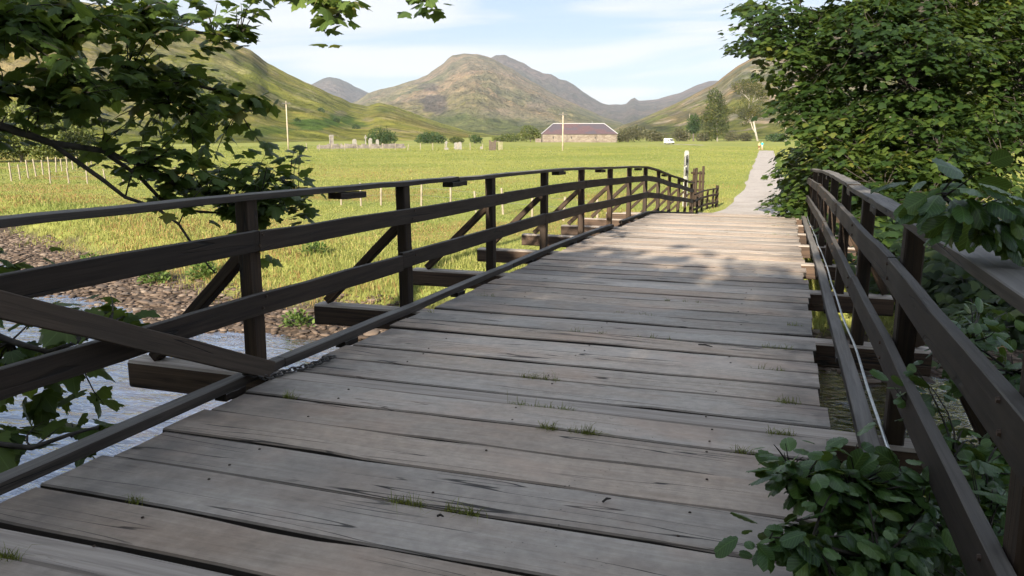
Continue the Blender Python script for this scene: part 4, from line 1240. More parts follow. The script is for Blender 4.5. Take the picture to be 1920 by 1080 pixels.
def headstone(label, u, vb, vt, wpx, kind, d_extra=0):
    p = gp(u, vb); p = p + Vector((p.x, p.y, 0)).normalized() * d_extra; p.z = float(gh(p.x, p.y))
    s = pxm(p); H = (vb - vt) * s; W = wpx * s
    Mx = place(p)
    if kind == 'slab':
        poly = [(-W / 2, -.2), (W / 2, -.2), (W / 2, H * .8)] + [(W / 2 * math.cos(a), H * .8 + H * .2 * math.sin(a)) for a in np.linspace(0, math.pi, 7)][1:-1] + [(-W / 2, H * .8)]
        t = MB().prism(poly, -.09, .09).build('headstone', M_GRV, None, Mx, bevel=.015)
        tag(t, label, 'headstone'); return t
    t = empty('headstone' if kind == 'niche' else 'stone_cross'); t.matrix_world = Mx; tag(t, label, 'headstone' if kind == 'niche' else 'cross')
    if kind == 'niche':
        MB().box((-W * .4, 0, H * .45), (W * .2, .3, H * .9)).box((W * .4, 0, H * .45), (W * .2, .3, H * .9)).box((0, 0, H * .93), (W * 1.1, .34, H * .14)).build('surround', M_GRV, t, Mx, bevel=.02)
        MB().box((0, .06, H * .43), (W * .6, .12, H * .86)).build('panel', M_RUB, t, Mx)
    else:
        MB().prism([(-W * .16, .2), (W * .16, .2), (W * .11, H), (-W * .11, H)], -.1, .1).box((0, 0, H * .78), (W * .8, .16, H * .11)).build('shaft', M_GRV, t, Mx, bevel=.015)
        V, F = tube_arrays([(W * .26 * math.cos(a), 0, H * .78 + W * .26 * math.sin(a)) for a in np.linspace(0, 2 * math.pi, 13)], .05, 5, False)
        MB().add(V, F).build('ring', M_GRV, t, Mx)
        MB().box((0, 0, .12), (W, .55, .5)).build('plinth', M_GRV, t, Mx, bevel=.03)
    return t
headstone('white arched gravestone standing tall above the graveyard wall', 622, 276, 254, 8, 'niche', 4)
headstone('small pale cross beside the graveyard bush', 686, 276, 254, 7, 'cross', 5)
headstone('squat pale gravestone left of the small cross', 665, 276, 261, 8, 'slab', 4)
headstone('round-topped grey gravestone right of the small cross', 694.5, 276, 260, 7, 'slab', 6)
headstone('low gravestone near the right end of the graveyard wall', 708, 276, 262, 6, 'slab', 4)
headstone('ringed stone cross in the open field right of the wall', 837, 281, 264.5, 8, 'cross')
headstone('wide pale gravestone beside the ringed cross', 856, 280.5, 267.5, 9, 'slab')
headstone('round-topped white gravestone right of the ringed cross', 862.5, 281, 266.5, 7, 'slab', .6)
headstone('tiny white gravestone left of the dark board gate', 902.5, 280.5, 275.5, 5, 'slab')
# dark board gate with a scooped top and its pale paling fence
gt = empty('board_gate'); p = gp(923.5, 282.5); s = pxm(p); Mx = place(p); gt.matrix_world = Mx
tag(gt, 'dark board gate with a scooped top standing in the field', 'gate')
M_GATE = simple('gate_boards', (.075, .052, .042), .8, .25, 3)
W, H = 11.5 * s, 19 * s
for i in range(6):
    x = -W / 2 + (i + .5) * W / 6
    cut = .34 * H * .5 * math.sqrt(max(0, 1 - ((x) / (W * .32)) ** 2)) if abs(x) < W * .32 else 0
    MB().box((x, 0, (H - cut) / 2), (W / 6 - .012, .05, H - cut)).build('board', M_GATE, gt, Mx)
MB().box((-W / 2 - .05, 0, H * .5), (.09, .12, H * 1.02)).build('gate_post', M_GATE, gt, Mx)
MB().box((W / 2 + .05, 0, H * .5), (.09, .12, H * 1.02)).build('gate_post', M_GATE, gt, Mx)
pf = empty('paling_fence'); p = gp(936, 282.3); Mx = place(p); pf.matrix_world = Mx
tag(pf, 'short pale paling fence beside the dark board gate', 'fence')
for i in range(6): MB().box((-6 * s + i * 2.3 * s, 0, 8.5 * s + random.uniform(-.1, .1)), (.09, .05, 17 * s)).build('paling', M_FPOST, pf, Mx)
for z in (4 * s, 8 * s): MB().box((-.3 * s, .05, z), (13 * s, .05, .08)).build('rail', M_FPOST, pf, Mx)

# --- white van
vp = gp(1254.5, 269.3)
van = empty('white_van'); Mv = Matrix.Translation(vp) @ Matrix.Rotation(math.atan2(-vp.x, vp.y) + R(-52), 4, 'Z') @ Matrix.Scale(.74, 4); van.matrix_world = Mv
tag(van, 'white panel van parked on the track behind the field', 'van')
M_VAN = simple('van_paint', (.80, .80, .80), .3, .03, 2); M_VGL = simple('van_glass', (.02, .024, .03), .08, .1, 2); M_TYRE = simple('tyre', (.02, .02, .02), .8, .2, 5); M_RIM = simple('wheel_rim', (.4, .4, .42), .4, .1, 5, metal=.7)
prof = [(-2.5, .35), (2.35, .35), (2.5, .55), (2.45, .95), (1.75, 1.25), (1.15, 2.05), (.9, 2.25), (-2.35, 2.3), (-2.5, 2.1)]
MB().prism(prof, -.95, .95).build('body', M_VAN, van, Mv, bevel=.06)
def quad(a, b, c, d): return MB().add([a, b, c, d], [(0, 1, 2, 3)])
MB().prism([(1.755, 1.275), (1.80, 1.29), (1.215, 2.03), (1.165, 2.03)], -.80, .80).build('windscreen', M_VGL, van, Mv)
for sgn in (-1, 1):
    MB().prism([(.45, 1.3), (1.45, 1.3), (1.0, 1.95), (.45, 1.95)], sgn * .945, sgn * .962).build('side_window', M_VGL, van, Mv)
    MB().box((2.44, sgn * .68, .85), (.12, .32, .2)).build('headlight', M_RIM, van, Mv)
    MB().box((1.35, sgn * 1.05, 1.35), (.12, .18, .26)).build('mirror', M_TYRE, van, Mv)
    for x in (-1.6, 1.6):
        wl = MB().tube([(x, sgn * .78, .34), (x, sgn * .99, .34)], .34, 14).build('wheel', M_TYRE, van, Mv)
        MB().tube([(x, sgn * .985, .34), (x, sgn * 1.005, .34)], .19, 10).build('rim', M_RIM, wl, Mv)
MB().box((2.46, 0, .48), (.14, 1.8, .22)).build('bumper', M_TYRE, van, Mv)
# the bit of track it stands on
q0, q1 = gp(1240, 269.5), gp(1312, 272.8)
tr = []
for s_ in np.linspace(0, 1, 14):
    c_ = q0.lerp(q1, s_); dr = Vector((q1.y - q0.y, -(q1.x - q0.x), 0)).normalized()
    for k in (-1.4, 0, 1.4):
        pp = c_ + dr * k; tr.append((pp.x, pp.y, float(gh(pp.x, pp.y)) + .06))
o = link('far_track', mesh_np('far_track', np.array(tr), grid_faces(14, 3)), M_TRACK); tag(o, kind='structure')

# --- two walkers on the track
def walker(label, u, vb, vt, top, legs, hair, stride, facing, arm=.25, skin=(.48, .30, .21)):
    p = gp(u, vb); H = (vb - vt) * pxm(p); k = H / 1.75
    Mx = place(p, facing) @ Matrix.Scale(k, 4)
    t = empty('person'); t.matrix_world = Mx; tag(t, label, 'person')
    J = {'pel': (0, 0, .95, .13), 'bel': (0, 0, 1.10, .135), 'chest': (0, .01, 1.32, .155), 'neck': (0, .01, 1.50, .055), 'head': (0, .03, 1.62, .095), 'crown': (0, .02, 1.71, .075),
         'lh': (-.09, 0, .90, .095), 'lk': (-.10, stride * .5, .50, .062), 'la': (-.10, stride * .7 - .04, .09, .042), 'lt': (-.11, stride * .7 + .13, .04, .035),
         'rh': (.09, 0, .90, .095), 'rk': (.10, -stride * .2, .50, .062), 'ra': (.10, -stride * .7 - .06, .10, .042), 'rt': (.11, -stride * .7 + .1, .04, .035),
         'ls': (-.19, 0, 1.41, .06), 'le': (-.24, -arm * .5, 1.15, .045), 'lw': (-.24, arm * .2, .92, .034), 'lf': (-.23, arm * .35, .82, .03),
         'rs': (.19, 0, 1.41, .06), 're': (.24, arm * .1, 1.15, .045), 'rw': (.25, arm * .7, .95, .034), 'rf': (.24, arm * .9, .87, .03)}
    E = [('pel', 'bel'), ('bel', 'chest'), ('chest', 'neck'), ('neck', 'head'), ('head', 'crown'), ('pel', 'lh'), ('lh', 'lk'), ('lk', 'la'), ('la', 'lt'), ('pel', 'rh'), ('rh', 'rk'), ('rk', 'ra'), ('ra', 'rt'),
         ('chest', 'ls'), ('ls', 'le'), ('le', 'lw'), ('lw', 'lf'), ('chest', 'rs'), ('rs', 're'), ('re', 'rw'), ('rw', 'rf')]
    ks = list(J)
    me = bpy.data.meshes.new('body'); me.from_pydata([J[q][:3] for q in ks], [(ks.index(a), ks.index(b)) for a, b in E], [])
    M = Mat('person_' + label.split()[0] + str(len(bpy.data.materials)))
    z = M.n('ShaderNodeSeparateXYZ', {0: M.coord()}).outputs[2]
    x = M.math('ABSOLUTE', M.n('ShaderNodeSeparateXYZ', {0: M.coord()}).outputs[0])
    def above(h): return M.math('GREATER_THAN', z, h)
    c = M.mix(above(.12), (.05, .04, .035), skin)
    c = M.mix(above(.50), c, legs)
    c = M.mix(above(.97), c, top)
    c = M.mix(M.math('MULTIPLY', M.math('GREATER_THAN', x, .195), M.math('LESS_THAN', z, 1.2)), c, skin)
    c = M.mix(above(1.49), c, skin)
    c = M.mix(above(1.655), c, hair)
    M.p(Base_Color=c, Roughness=.8)
    o = link('body', me, M.m, t, Mx)
    md = o.modifiers.new('skin', 'SKIN'); md.use_smooth_shade = True
    sk = me.skin_vertices[0].data
    for i, q in enumerate(ks): sk[i].radius = (J[q][3], J[q][3] * (.72 if q in ('chest', 'bel', 'pel') else 1)); sk[i].use_root = q == 'pel'
    sb = o.modifiers.new('sub', 'SUBSURF'); sb.levels = 1; sb.render_levels = 1
walker('walker in a turquoise top and pale trousers on the far track', 1428.5, 282.2, 265.5, (.03, .52, .50), (.52, .42, .32), (.10, .06, .035), .34, R(8))
walker('walker in a yellow top and dark shorts left of the turquoise walker', 1423, 281.8, 267, (.55, .42, .20), (.16, .05, .03), (.18, .11, .05), .30, R(-4), .3)

# --- trees and bushes across the valley floor
def far_tree(name, label, u, vb, crowns, leaf_px, n, pal, trunk=None, cat='tree', group=None, bark=None, trunk_px=2.0, depth=None):
    """crowns: ellipses (u, v, ru, rv, weight) in photograph pixels at the tree's distance"""
    p = gp(u, vb)
    s = pxm(p); d = s * FPX
    t = empty(name, p); tag(t, label, cat, group)
    bark = bark or M_BARK2
    n = int(n * 1.9); leaf_px *= 1.15
    tot = sum(c[2] * c[3] * c[4] for c in crowns)
    C = []; Q = []
    for (cu, cv, ru, rv, wgt) in crowns:
        m = max(20, int(n * ru * rv * wgt / tot))
        q = rng.normal(0, 1, (m, 3)); q /= np.linalg.norm(q, axis=1)[:, None]
        rad = rng.random(m) ** .42
        lump = 1 + .45 * (fbm(q[:, 0] * 2.4 + cu, q[:, 2] * 2.4 + q[:, 1] * 1.7, 3, int(cu) % 97) - .5)
        c0 = np.array(at(cu, cv, d))
        R3 = np.array([ru, (depth or ru) * .9, rv]) * s
        C.append(c0 + q * R3 * (rad * lump)[:, None]); Q.append(q)
    C = np.concatenate(C); Q = np.concatenate(Q)
    keep = C[:, 2] > p.z + .05
    C, Q = C[keep], Q[keep]
    n_ = len(C)
    A = Q + rng.normal(0, .7, (n_, 3)); N = rng.normal(0, .6, (n_, 3)) + Q * .8 + np.array([0, 0, .4])
    Sc = leaf_px * s * (.6 + .8 * rng.random(n_))
    tint = np.clip(.5 + .28 * rng.normal(0, 1, n_) + (fbm(C[:, 0] / (12 * s), C[:, 2] / (12 * s) + C[:, 1] / (15 * s), 3, 4) - .5) * 1.0, 0, 1)
    o = link('crown', leaves_mesh('crown', SML, C, A, N, Sc, tint), pal, t); tag(o, kind='stuff')
    if trunk:
        for k, tp in enumerate(trunk):
            pts = [at(a, b, d) for a, b in tp]
            if k == 0: pts[0].z = p.z - .3
            rr = trunk_px * s * (1 if k == 0 else .55)
            MB().tube(pts, [rr * (1 - .7 * i / (len(pts) - 1)) for i in range(len(pts))], 7).build('trunk' if k == 0 else 'limb', bark, t, smooth_shade=True)
    else:
        c = crowns[0]
        top = at(c[0], c[1], d)
        MB().tube([p - Vector((0, 0, .3)), p.lerp(top, .5), top], [trunk_px * s, trunk_px * s * .8, trunk_px * s * .4], 6).build('trunk', bark, t, smooth_shade=True)
    return t
def pal(name, a, b, c, d, yel=.92): return leaf_mat(name, a, b, c, d, trans=.25, gloss=.7, yel=yel)
P_OLIVE = pal('olive_leaf', (.026, .038, .011), (.058, .074, .019), (.105, .118, .031), (.17, .15, .045))
P_DARK = pal('dark_green_leaf', (.018, .040, .014), (.032, .066, .020), (.055, .095, .028), (.08, .12, .03))
P_BIRCH = pal('birch_leaf', (.035, .042, .012), (.075, .078, .022), (.130, .124, .036), (.20, .17, .05))
P_MEAD = pal('willow_leaf', (.050, .070, .018), (.098, .122, .030), (.155, .170, .048), (.24, .22, .09))
P_LIGHT = pal('sunny_leaf', (.075, .098, .024), (.135, .160, .038), (.200, .215, .058), (.27, .25, .09))
P_SCRUB = pal('scrub_leaf', (.055, .056, .028), (.090, .086, .044), (.130, .120, .064), (.16, .145, .08))
far_tree('field_tree', 'rounded olive green tree at the left edge behind the fence posts', 40, 303, [(40, 240, 62, 48, 1.1), (20, 265, 55, 34, 1), (75, 268, 45, 30, 1)], 4.2, 4200, P_LIGHT, trunk_px=3)
far_tree('field_tree', 'olive green tree right of the rounded tree at the left edge', 135, 298, [(130, 245, 46, 40, 1), (150, 268, 40, 26, 1), (105, 272, 34, 24, 1)], 4.0, 3200, P_LIGHT, trunk_px=3)
far_tree('field_tree', 'tree at the far left cut by the picture edge', -70, 305, [(-70, 235, 70, 60, 1)], 5, 2600, P_OLIVE, trunk_px=3)
far_tree('field_bush', 'broad dark bush behind the graveyard wall', 716, 273, [(712, 255, 25, 16, 1), (728, 259, 20, 12, 1), (698, 262, 16, 9, 1)], 2.2, 1500, P_DARK, cat='bush', trunk_px=1)
far_tree('field_bush', 'wide dark bush right of the graveyard bush', 808, 270, [(808, 258, 24, 10, 1), (792, 261, 14, 8, 1), (826, 262, 12, 6, 1)], 2.2, 1100, P_DARK, cat='bush', trunk_px=1)
far_tree('field_bush', 'small round dark bush left of the dark board gate', 890, 268.5, [(890, 260, 11, 7, 1), (899, 263, 6, 4, 1)], 2.0, 420, P_DARK, cat='bush', trunk_px=1)
far_tree('field_bush', 'low olive bush between the two dark bushes and the gate', 858, 268.5, [(855, 263, 16, 5, 1)], 2.0, 380, P_OLIVE, cat='bush', trunk_px=1)
far_tree('willow_bush', 'pale green willow beside the left end of the barn', 995, 266.5, [(992, 249, 17, 14, 1), (1005, 254, 12, 11, 1), (980, 256, 12, 8, 1)], 2.2, 1100, P_MEAD, trunk_px=1, cat='bush')
far_tree('willow_bush', 'low pale scrub left of the willow by the barn', 955, 266.5, [(955, 258, 20, 7, 1), (935, 260, 14, 5, 1)], 2.2, 700, P_MEAD, trunk_px=1, cat='bush')
far_tree('scrub_bush', 'grey-green scrub against the right end of the barn', 1178, 266.5, [(1178, 252, 20, 14, 1), (1196, 250, 18, 14, 1), (1168, 258, 12, 9, 1)], 2.4, 1100, P_SCRUB, trunk_px=1, cat='bush')
far_tree('scrub_bush', 'grey-brown scrub left of the white van', 1222, 265.5, [(1222, 254, 18, 11, 1), (1236, 257, 14, 8, 1)], 2.4, 700, P_SCRUB, trunk_px=1, cat='bush')
far_tree('scrub_bush', 'grey-brown scrub right of the white van', 1274, 265, [(1274, 252, 14, 12, 1), (1284, 256, 10, 9, 1)], 2.4, 600, P_SCRUB, trunk_px=1, cat='bush')
far_tree('field_tree', 'small dark green tree beside the thin pole', 1301, 264.5, [(1301, 231, 12, 17, 1), (1299, 240, 13, 10, 1)], 2.3, 1000, P_DARK, [[(1300, 264), (1300, 250), (1301, 225)]], trunk_px=1.6)
far_tree('field_tree', 'tall feathery olive tree with a pale trunk on the far field edge', 1343, 265, [(1341, 190, 17, 24, .9), (1343, 215, 24, 22, 1), (1345, 238, 23, 18, .9), (1328, 228, 16, 20, .9), (1352, 205, 14, 18, .7), (1330, 254, 18, 9, .7)], 2.5, 3600, P_OLIVE, [[(1345, 265), (1344, 245), (1343, 215), (1341, 180)], [(1344, 240), (1352, 220), (1356, 205)], [(1344, 235), (1334, 215), (1330, 200)]], trunk_px=1.8, bark=M_BIRCH)
far_tree('birch_tree', 'leaning birch with bare white forked trunk near the track', 1421, 265, [(1398, 163, 26, 15, .55), (1420, 170, 20, 14, .5), (1404, 213, 20, 14, .75), (1418, 210, 14, 12, .7), (1380, 206, 18, 8, .35), (1432, 180, 12, 10, .35), (1398, 232, 8, 4, .4), (1408, 190, 30, 10, .2)], 2.1, 3400, P_BIRCH,
         [[(1421, 265), (1416, 245), (1412, 222), (1409, 203), (1411, 190), (1416, 178), (1419, 160)], [(1418, 252), (1411, 240), (1406, 224), (1404, 205), (1405, 185), (1403, 165)], [(1411, 192), (1424, 184), (1436, 174)], [(1405, 188), (1396, 178), (1386, 172)], [(1406, 226), (1399, 222), (1394, 218)]], trunk_px=2.1, bark=M_BIRCH)
far_tree('birch_tree', 'yellow-green birch half hidden behind the right sycamore', 1475, 265, [(1472, 190, 20, 26, .6), (1480, 222, 20, 24, .7)], 2.3, 1500, P_BIRCH, [[(1474, 265), (1473, 230), (1471, 190)]], trunk_px=1.6, bark=M_BIRCH)
far_tree('field_bush', 'dark low bush in shade right of the birch', 1450, 266, [(1458, 258, 22, 7, 1)], 2.3, 600, P_DARK, cat='bush', trunk_px=1)
for k, (u, w, lab) in enumerate(((1318, 14, 'low scrub at the foot of the feathery tree'), (1372, 16, 'low scrub between the feathery tree and the birch'), (1398, 12, 'low scrub left of the birch trunk'))):
    far_tree('scrub_bush', lab, u, 265, [(u, 257, w, 8, 1)], 2.3, 420, P_SCRUB, cat='bush', trunk_px=.8)
# scattered small bushes on the left hill
for k, (u, t, w, lab) in enumerate(((604, .48, 5, 'small dark bush high on the left hillside'), (630, .42, 6, 'dark bush above the green bracken on the left hillside'), (668, .36, 6, 'low dark bush on the rocky part of the left hillside'), (560, .30, 5, 'dark bush at the left edge of the bracken'))):
    q = hillL(u, t); s = pxm(q)
    b = empty('hillside_bush', q); tag(b, lab, 'bush', 'bushes on the left hillside')
    n_ = 160; qq = rng.normal(0, 1, (n_, 3)); qq /= np.linalg.norm(qq, axis=1)[:, None]
    Cc = np.array(q) + np.array([0, 0, w * s * .4]) + qq * np.array([w, w, w * .8]) * s * (rng.random(n_) ** .4)[:, None]
    o = link('crown', leaves_mesh('crown', SML, Cc, qq, qq + rng.normal(0, .5, (n_, 3)), np.full(n_, 3.0 * s), rng.random(n_)), P_DARK, b); tag(o, kind='stuff')

# --- leafy plants on the river bank
def bank_plant(label, u, v, z, w, n):
    p = gp(u, v, z); p.z = float(gh(p.x, p.y))
    t = empty('bank_plant', p); tag(t, label, 'plant', 'leafy plants on the river bank')
    q = rng.normal(0, 1, (n, 3)); q[:, 2] = np.abs(q[:, 2]); q /= np.linalg.norm(q, axis=1)[:, None]
    C = np.array(p) + q * np.array([w, w * .7, w * .75]) * (rng.random(n) ** .5)[:, None]
    o = link('foliage', leaves_mesh('foliage', SML, C, q + rng.normal(0, .4, (n, 3)), rng.normal(0, .5, (n, 3)) + [0, 0, 1], .075 + .05 * rng.random(n), rng.random(n)), P_MEADG, t); tag(o, kind='stuff')
    st = MB()
    for k in range(6): st.tube([p, p + Vector((random.uniform(-.5, .5) * w, random.uniform(-.4, .4) * w, w * .6))], [.008, .004], 4, False)
    st.build('stems', M_TWIG, t)
P_MEADG = pal('bank_plant_leaf', (.045, .085, .018), (.085, .140, .028), (.130, .190, .040), (.17, .21, .05))
bank_plant('leafy green plant on the bank left of the nearest left post', 385, 512, -2.0, .55, 420)
bank_plant('low leafy plant at the stony water edge under the left rail', 290, 508, -2.0, .5, 340)
bank_plant('upright leafy plant in the grass behind the nearest left bay', 590, 488, -1.75, .45, 260)
bank_plant('small leafy plant on the grass bank below the handrail', 170, 470, -1.9, .45, 220)
bank_plant('leafy plant on the bank beneath the second crossbeam', 560, 575, -2.0, .4, 240)

# ------------------------------------------------------------------ stones on the river bank
M = Mat('river_stone')
c = M.ramp(M.rand(), [(0, (.046, .030, .021)), (.4, (.085, .058, .041)), (.8, (.135, .096, .070)), (1, (.21, .165, .13))])
c = M.mix(M.rng(M.noise(M.coord(), 3.0, 4), .4, .7, 0, .5), c, (.12, .10, .085))
M.p(Base_Color=c, Roughness=.85); M_STONE = M.m
M = Mat('river_stone_small')
c = M.ramp(M.attr('tint'), [(0, (.044, .029, .020)), (.4, (.082, .056, .040)), (.8, (.13, .092, .067)), (1, (.21, .165, .13))])
M.p(Base_Color=c, Roughness=.85); M_STONE2 = M.m
def stone_shape(sub):
    bm = bmesh.new(); bmesh.ops.create_icosphere(bm, subdivisions=sub, radius=1.0)
    for v in bm.verts: v.co *= random.uniform(.72, 1.12)
    V = np.array([v.co[:] for v in bm.verts]); F = np.array([[q.index for q in f.verts] for f in bm.faces]); bm.free()
    return V, F
shapes = [stone_shape(2) for _ in range(6)]
smesh = []
for V, F in shapes:
    me = mesh_np('stone', V, F); me.materials.append(M_STONE); smesh.append(me)
def bank_points(n, xr, dr):
    out = []
    while len(out) < n:
        x = rng.uniform(*xr, 4000); d = rng.uniform(*dr, 4000)
        y = np.interp(x, SHX, SHY) + d
        dd = shore_d(x, y)
        ok = (dd > dr[0]) & (dd < dr[1])
        out += list(zip(x[ok], y[ok]))
    return np.array(out[:n])
bp = bank_points(300, (-19, -4.2), (-.7, 2.0))
bp[-45:] = bank_points(45, (-.6, 4.5), (-.6, 2.0))
for i, (x, y) in enumerate(bp):
    s = float(np.clip(rng.gamma(3.0, .017) + .038, .038, .17))
    z = float(gh(x, y))
    o = bpy.data.objects.new('stone', smesh[i % 6]); COL.objects.link(o)
    o.matrix_world = Matrix.Translation((x, y, z + s * .12)) @ Matrix.Rotation(random.uniform(0, 6.28), 4, 'Z') @ Matrix.Rotation(random.gauss(0, .2), 4, 'X') @ Matrix.Diagonal((s * random.uniform(1.0, 1.9), s * random.uniform(.7, 1.2), s * random.uniform(.22, .42), 1))
    o.parent = ground
V0, F0 = stone_shape(1)
bp = np.concatenate([bank_points(6500, (-30, -3), (-1.0, 2.3)), bank_points(900, (-1, 7), (-1.0, 2.3))])
n = len(bp); s = np.clip(rng.gamma(2.5, .018, n) + .025, .02, .13)
th = rng.uniform(0, 6.28, n)
Rz = np.stack([np.cos(th), -np.sin(th), np.sin(th), np.cos(th)], 1).reshape(n, 2, 2)
Vs = V0[None] * s[:, None, None] * np.stack([rng.uniform(.9, 1.6, n), rng.uniform(.7, 1.1, n), rng.uniform(.22, .45, n)], 1)[:, None]
Vs[..., :2] = np.einsum('nij,nkj->nki', Rz, Vs[..., :2])
Vs += np.stack([bp[:, 0], bp[:, 1], gh(bp[:, 0], bp[:, 1]) + s * .1], 1)[:, None]
o = link('shingle', mesh_np('shingle', Vs.reshape(-1, 3), (F0[None] + (np.arange(n) * len(V0))[:, None, None]).reshape(-1, 3), {'tint': np.repeat(rng.random(n), len(V0))}), M_STONE2, ground)
tag(o, kind='stuff')

# ------------------------------------------------------------------ grass
M = Mat('grass_blades')
c = M.attr('col', 'Color')
M.p(Base_Color=c, Roughness=.75, Specular_IOR_Level=.15)
tr_ = M.n('ShaderNodeBsdfTranslucent', {'Color': c})
mx = M.n('ShaderNodeMixShader', {0: .35, 1: M.b.outputs[0], 2: tr_.outputs[0]})
M.nt.links.new(mx.outputs[0], M.out.inputs[0])
M_GRASS = M.m
def blades(name, X, Y, hgt, wid, col, lean=.35, parent=None, z=None):
    n = len(X)
    Z = gh(X, Y) - .02 if z is None else z
    th = rng.uniform(0, 2 * math.pi, n)
    sx, sy = np.cos(th) * wid / 2, np.sin(th) * wid / 2
    la = rng.uniform(0, 2 * math.pi, n); lm = np.abs(rng.normal(0, lean, n)) * hgt
    lx, ly = np.cos(la) * lm, np.sin(la) * lm
    P = np.stack([X, Y, Z], 1)
    b0 = P + np.stack([-sx, -sy, 0 * sx], 1); b1 = P + np.stack([sx, sy, 0 * sx], 1)
    mid = P + np.stack([lx * .35, ly * .35, hgt * .6], 1)
    m0 = mid + np.stack([-sx, -sy, 0 * sx], 1) * .8; m1 = mid + np.stack([sx, sy, 0 * sx], 1) * .8
    tp = P + np.stack([lx, ly, hgt * np.sqrt(np.maximum(.15, 1 - (lm / hgt) ** 2))], 1)
    V = np.stack([b0, b1, m1, m0, tp], 1).reshape(-1, 3)
    k = (np.arange(n) * 5)[:, None]
    me = mesh_np(name, V, [k + np.array([[0, 1, 2, 3]]), k + np.array([[3, 2, 4]])], {'col': np.repeat(col, 5, 0)})
    o = link(name, me, M_GRASS, parent); tag(o, kind='stuff')
    return o
def grass_cols(X, Y, base=0.0):
    n = len(X)
    k = fbm(X / 9, Y / 9, 3, 12) + rng.normal(0, .09, n)
    g = np.array([.175, .212, .054]); y = np.array([.255, .266, .076]); s = np.array([.40, .35, .14]); r = np.array([.300, .190, .080])
    a = smooth(.25, .6, k)[:, None]
    c = g * (1 - a) + y * a
    t = (rng.random(n) < .08 + base)[:, None]
    c = np.where(t, s, c)
    rr = smooth(.46, .66, fbm(X / 7, Y / 4.5, 4, 41)) * (1 - smooth(16, 45, shore_d(X, Y)))
    t = (rng.random(n) < rr * .32)[:, None]
    c = np.where(t, r, c)
    return c * rng.uniform(.93, 1.07, (n, 1))
def scatter(n, dmin, dmax, u0=-80, u1=2000):
    """random ground points inside the view wedge, closer ones more often"""
    d = np.exp(rng.uniform(math.log(dmin), math.log(dmax), n))
    u = rng.uniform(u0, u1, n)
    a = (u - 960) / FPX
    x = a * math.cos(YAW) - math.sin(YAW); y = a * math.sin(YAW) + math.cos(YAW)
    return x * d, y * d
def keep_field(X, Y, lo=1.95):
    d = shore_d(X, Y) + rng.normal(0, .35, len(X))
    k = d > lo
    cx = np.interp(Y, [32, 46, 157], [-1.1, -.95, -3.45]); hw = np.interp(Y, [31, 36, 157], [1.8, 1.45, 1.3])
    k &= ~((np.abs(X - cx) < hw + rng.normal(0, .12, len(X))) & (Y > 31.5) & (Y < 158))
    return k
X, Y = scatter(260000, 13, 42)
k = keep_field(X, Y); X, Y = X[k], Y[k]
d = shore_d(X, Y)
tall = (1 - smooth(3, 8, d)) * .11 + .070 + .055 * smooth(.5, .7, fbm(X / 3, Y / 3, 3, 51)) * (1 - smooth(14, 24, d))
R_ = np.hypot(X, Y)
blades('bank_grass', X, Y, tall * rng.uniform(.55, 1.25, len(X)), (.007 + .0005 * R_), grass_cols(X, Y) * 1.12, .75)
X, Y = scatter(260000, 40, 200)
k = keep_field(X, Y); X, Y = X[k], Y[k]
R_ = np.hypot(X, Y)
blades('field_grass', X, Y, (.075 + .0005 * R_) * rng.uniform(.5, 1.25, len(X)), .010 + .0006 * R_, grass_cols(X, Y, -.04), .45)
# near bank and deck
X = rng.uniform(-14, 14, 16000); Y = rng.uniform(-6, 3, 16000)
k = (gh(X, Y) > -2.2) & ~((X > -3.2) & (X < .7) & (Y < 1.5)); X, Y = X[k], Y[k]
blades('near_bank_grass', X, Y, rng.uniform(.15, .5, len(X)), rng.uniform(.008, .016, len(X)), grass_cols(X, Y) * .8, .4)
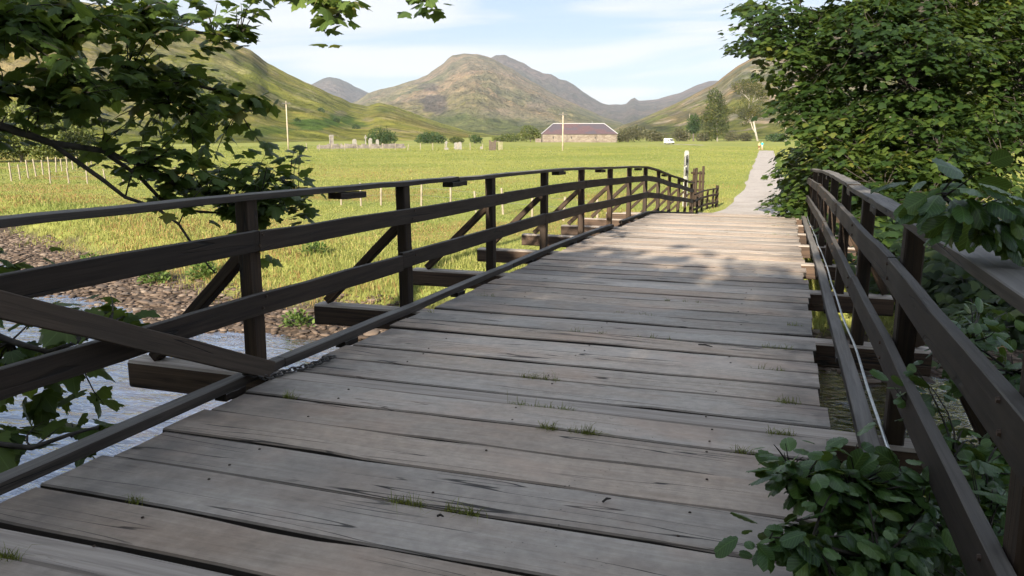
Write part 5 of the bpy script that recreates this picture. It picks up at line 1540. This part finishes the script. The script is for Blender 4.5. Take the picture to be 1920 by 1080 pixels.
# tufts growing in the gaps between the planks (pixel, number of blades)
tX, tY, tH = [], [], []
for (u, v, w, n_) in ((110, 990, 60, 60), (510, 757, 45, 40), (795, 915, 45, 70), (890, 930, 45, 70), (1040, 822, 70, 80), (1105, 830, 50, 60), (985, 728, 70, 60), (1080, 745, 70, 40), (1480, 617, 30, 40), (1455, 650, 40, 46),
                      (1470, 778, 40, 60), (1460, 818, 40, 50), (1395, 862, 20, 26), (1440, 706, 40, 26), (1100, 630, 60, 40), (1180, 600, 60, 40), (820, 575, 30, 40), (900, 560, 40, 26), (1280, 560, 60, 30), (300, 918, 30, 22), (1220, 640, 60, 30), (1450, 420, 40, 20), (1465, 437, 40, 20), (1000, 735, 40, 30)):
    p = gp(u, v, 0.0); s = pxm(p)
    q0 = at(u, v, 1); tt = (0 - EYE) / (q0.z - EYE); p = at(u, v, tt)
    for _ in range(2):
        tt = (deck_z(p.y) - EYE) / (q0.z - EYE); p = at(u, v, tt)
    gl_ = min(gap_lines, key=lambda g: abs(g - p.y))
    cl = [random.uniform(-.55, .55) for _q in range(4)]
    for _ in range(n_ * 2):
        tX.append(p.x + cl[_ % 4] * w * s + random.gauss(0, .018)); tY.append(gl_ + random.gauss(0, .010)); tH.append(random.uniform(.010, .038) + .055 * random.random() ** 4)
tX, tY, tH = np.array(tX), np.array(tY), np.array(tH)
k = (tX > XL + .05) & (tX < XR - .03); tX, tY, tH = tX[k], tY[k], tH[k]
cc = np.array([[.15, .185, .036]]) * rng.uniform(.6, 1.5, (len(tX), 1)) + np.array([[.05, .02, 0]]) * rng.random((len(tX), 1))
blades('deck_grass', tX, tY, tH, np.full(len(tX), .0032), cc, 1.2, z=np.array([deck_z(y) for y in tY]) - .012)
# twigs and grit dropped on the deck
db = MB()
for (u, v, L, a) in ((1490, 985, .17, .5), (1310, 640, .12, -.4), (820, 978, .03, 0), (1130, 950, .05, 1)):
    q0 = at(u, v, 1); p = at(u, v, (0 - EYE) / (q0.z - EYE)); p.z = deck_z(p.y) + .012
    db.tube([p, p + Vector((L * math.cos(a) * .5, L * math.sin(a) * .5, .008)), p + Vector((L * math.cos(a), L * math.sin(a) * .9, .002))], [.005, .006, .003], 5)
o = db.build('deck_twigs', M_TWIG); tag(o, kind='stuff')

# ------------------------------------------------------------------ air
hz = MB().box((0, 3400, 300), (15000, 8400, 610)).mesh('haze')
haze = bpy.data.objects.new('haze', hz); COL.objects.link(haze)
hm = bpy.data.materials.new('valley_air'); hm.use_nodes = True
hn = hm.node_tree; hn.nodes.clear()
ho = hn.nodes.new('ShaderNodeOutputMaterial'); hv = hn.nodes.new('ShaderNodeVolumePrincipled')
hv.inputs['Color'].default_value = (.80, .86, 1.0, 1)
hv.inputs['Density'].default_value = 6.5e-5
hv.inputs['Anisotropy'].default_value = 0.0
hn.links.new(hv.outputs[0], ho.inputs['Volume'])
hz.materials.append(hm)
tag(haze, kind='stuff')
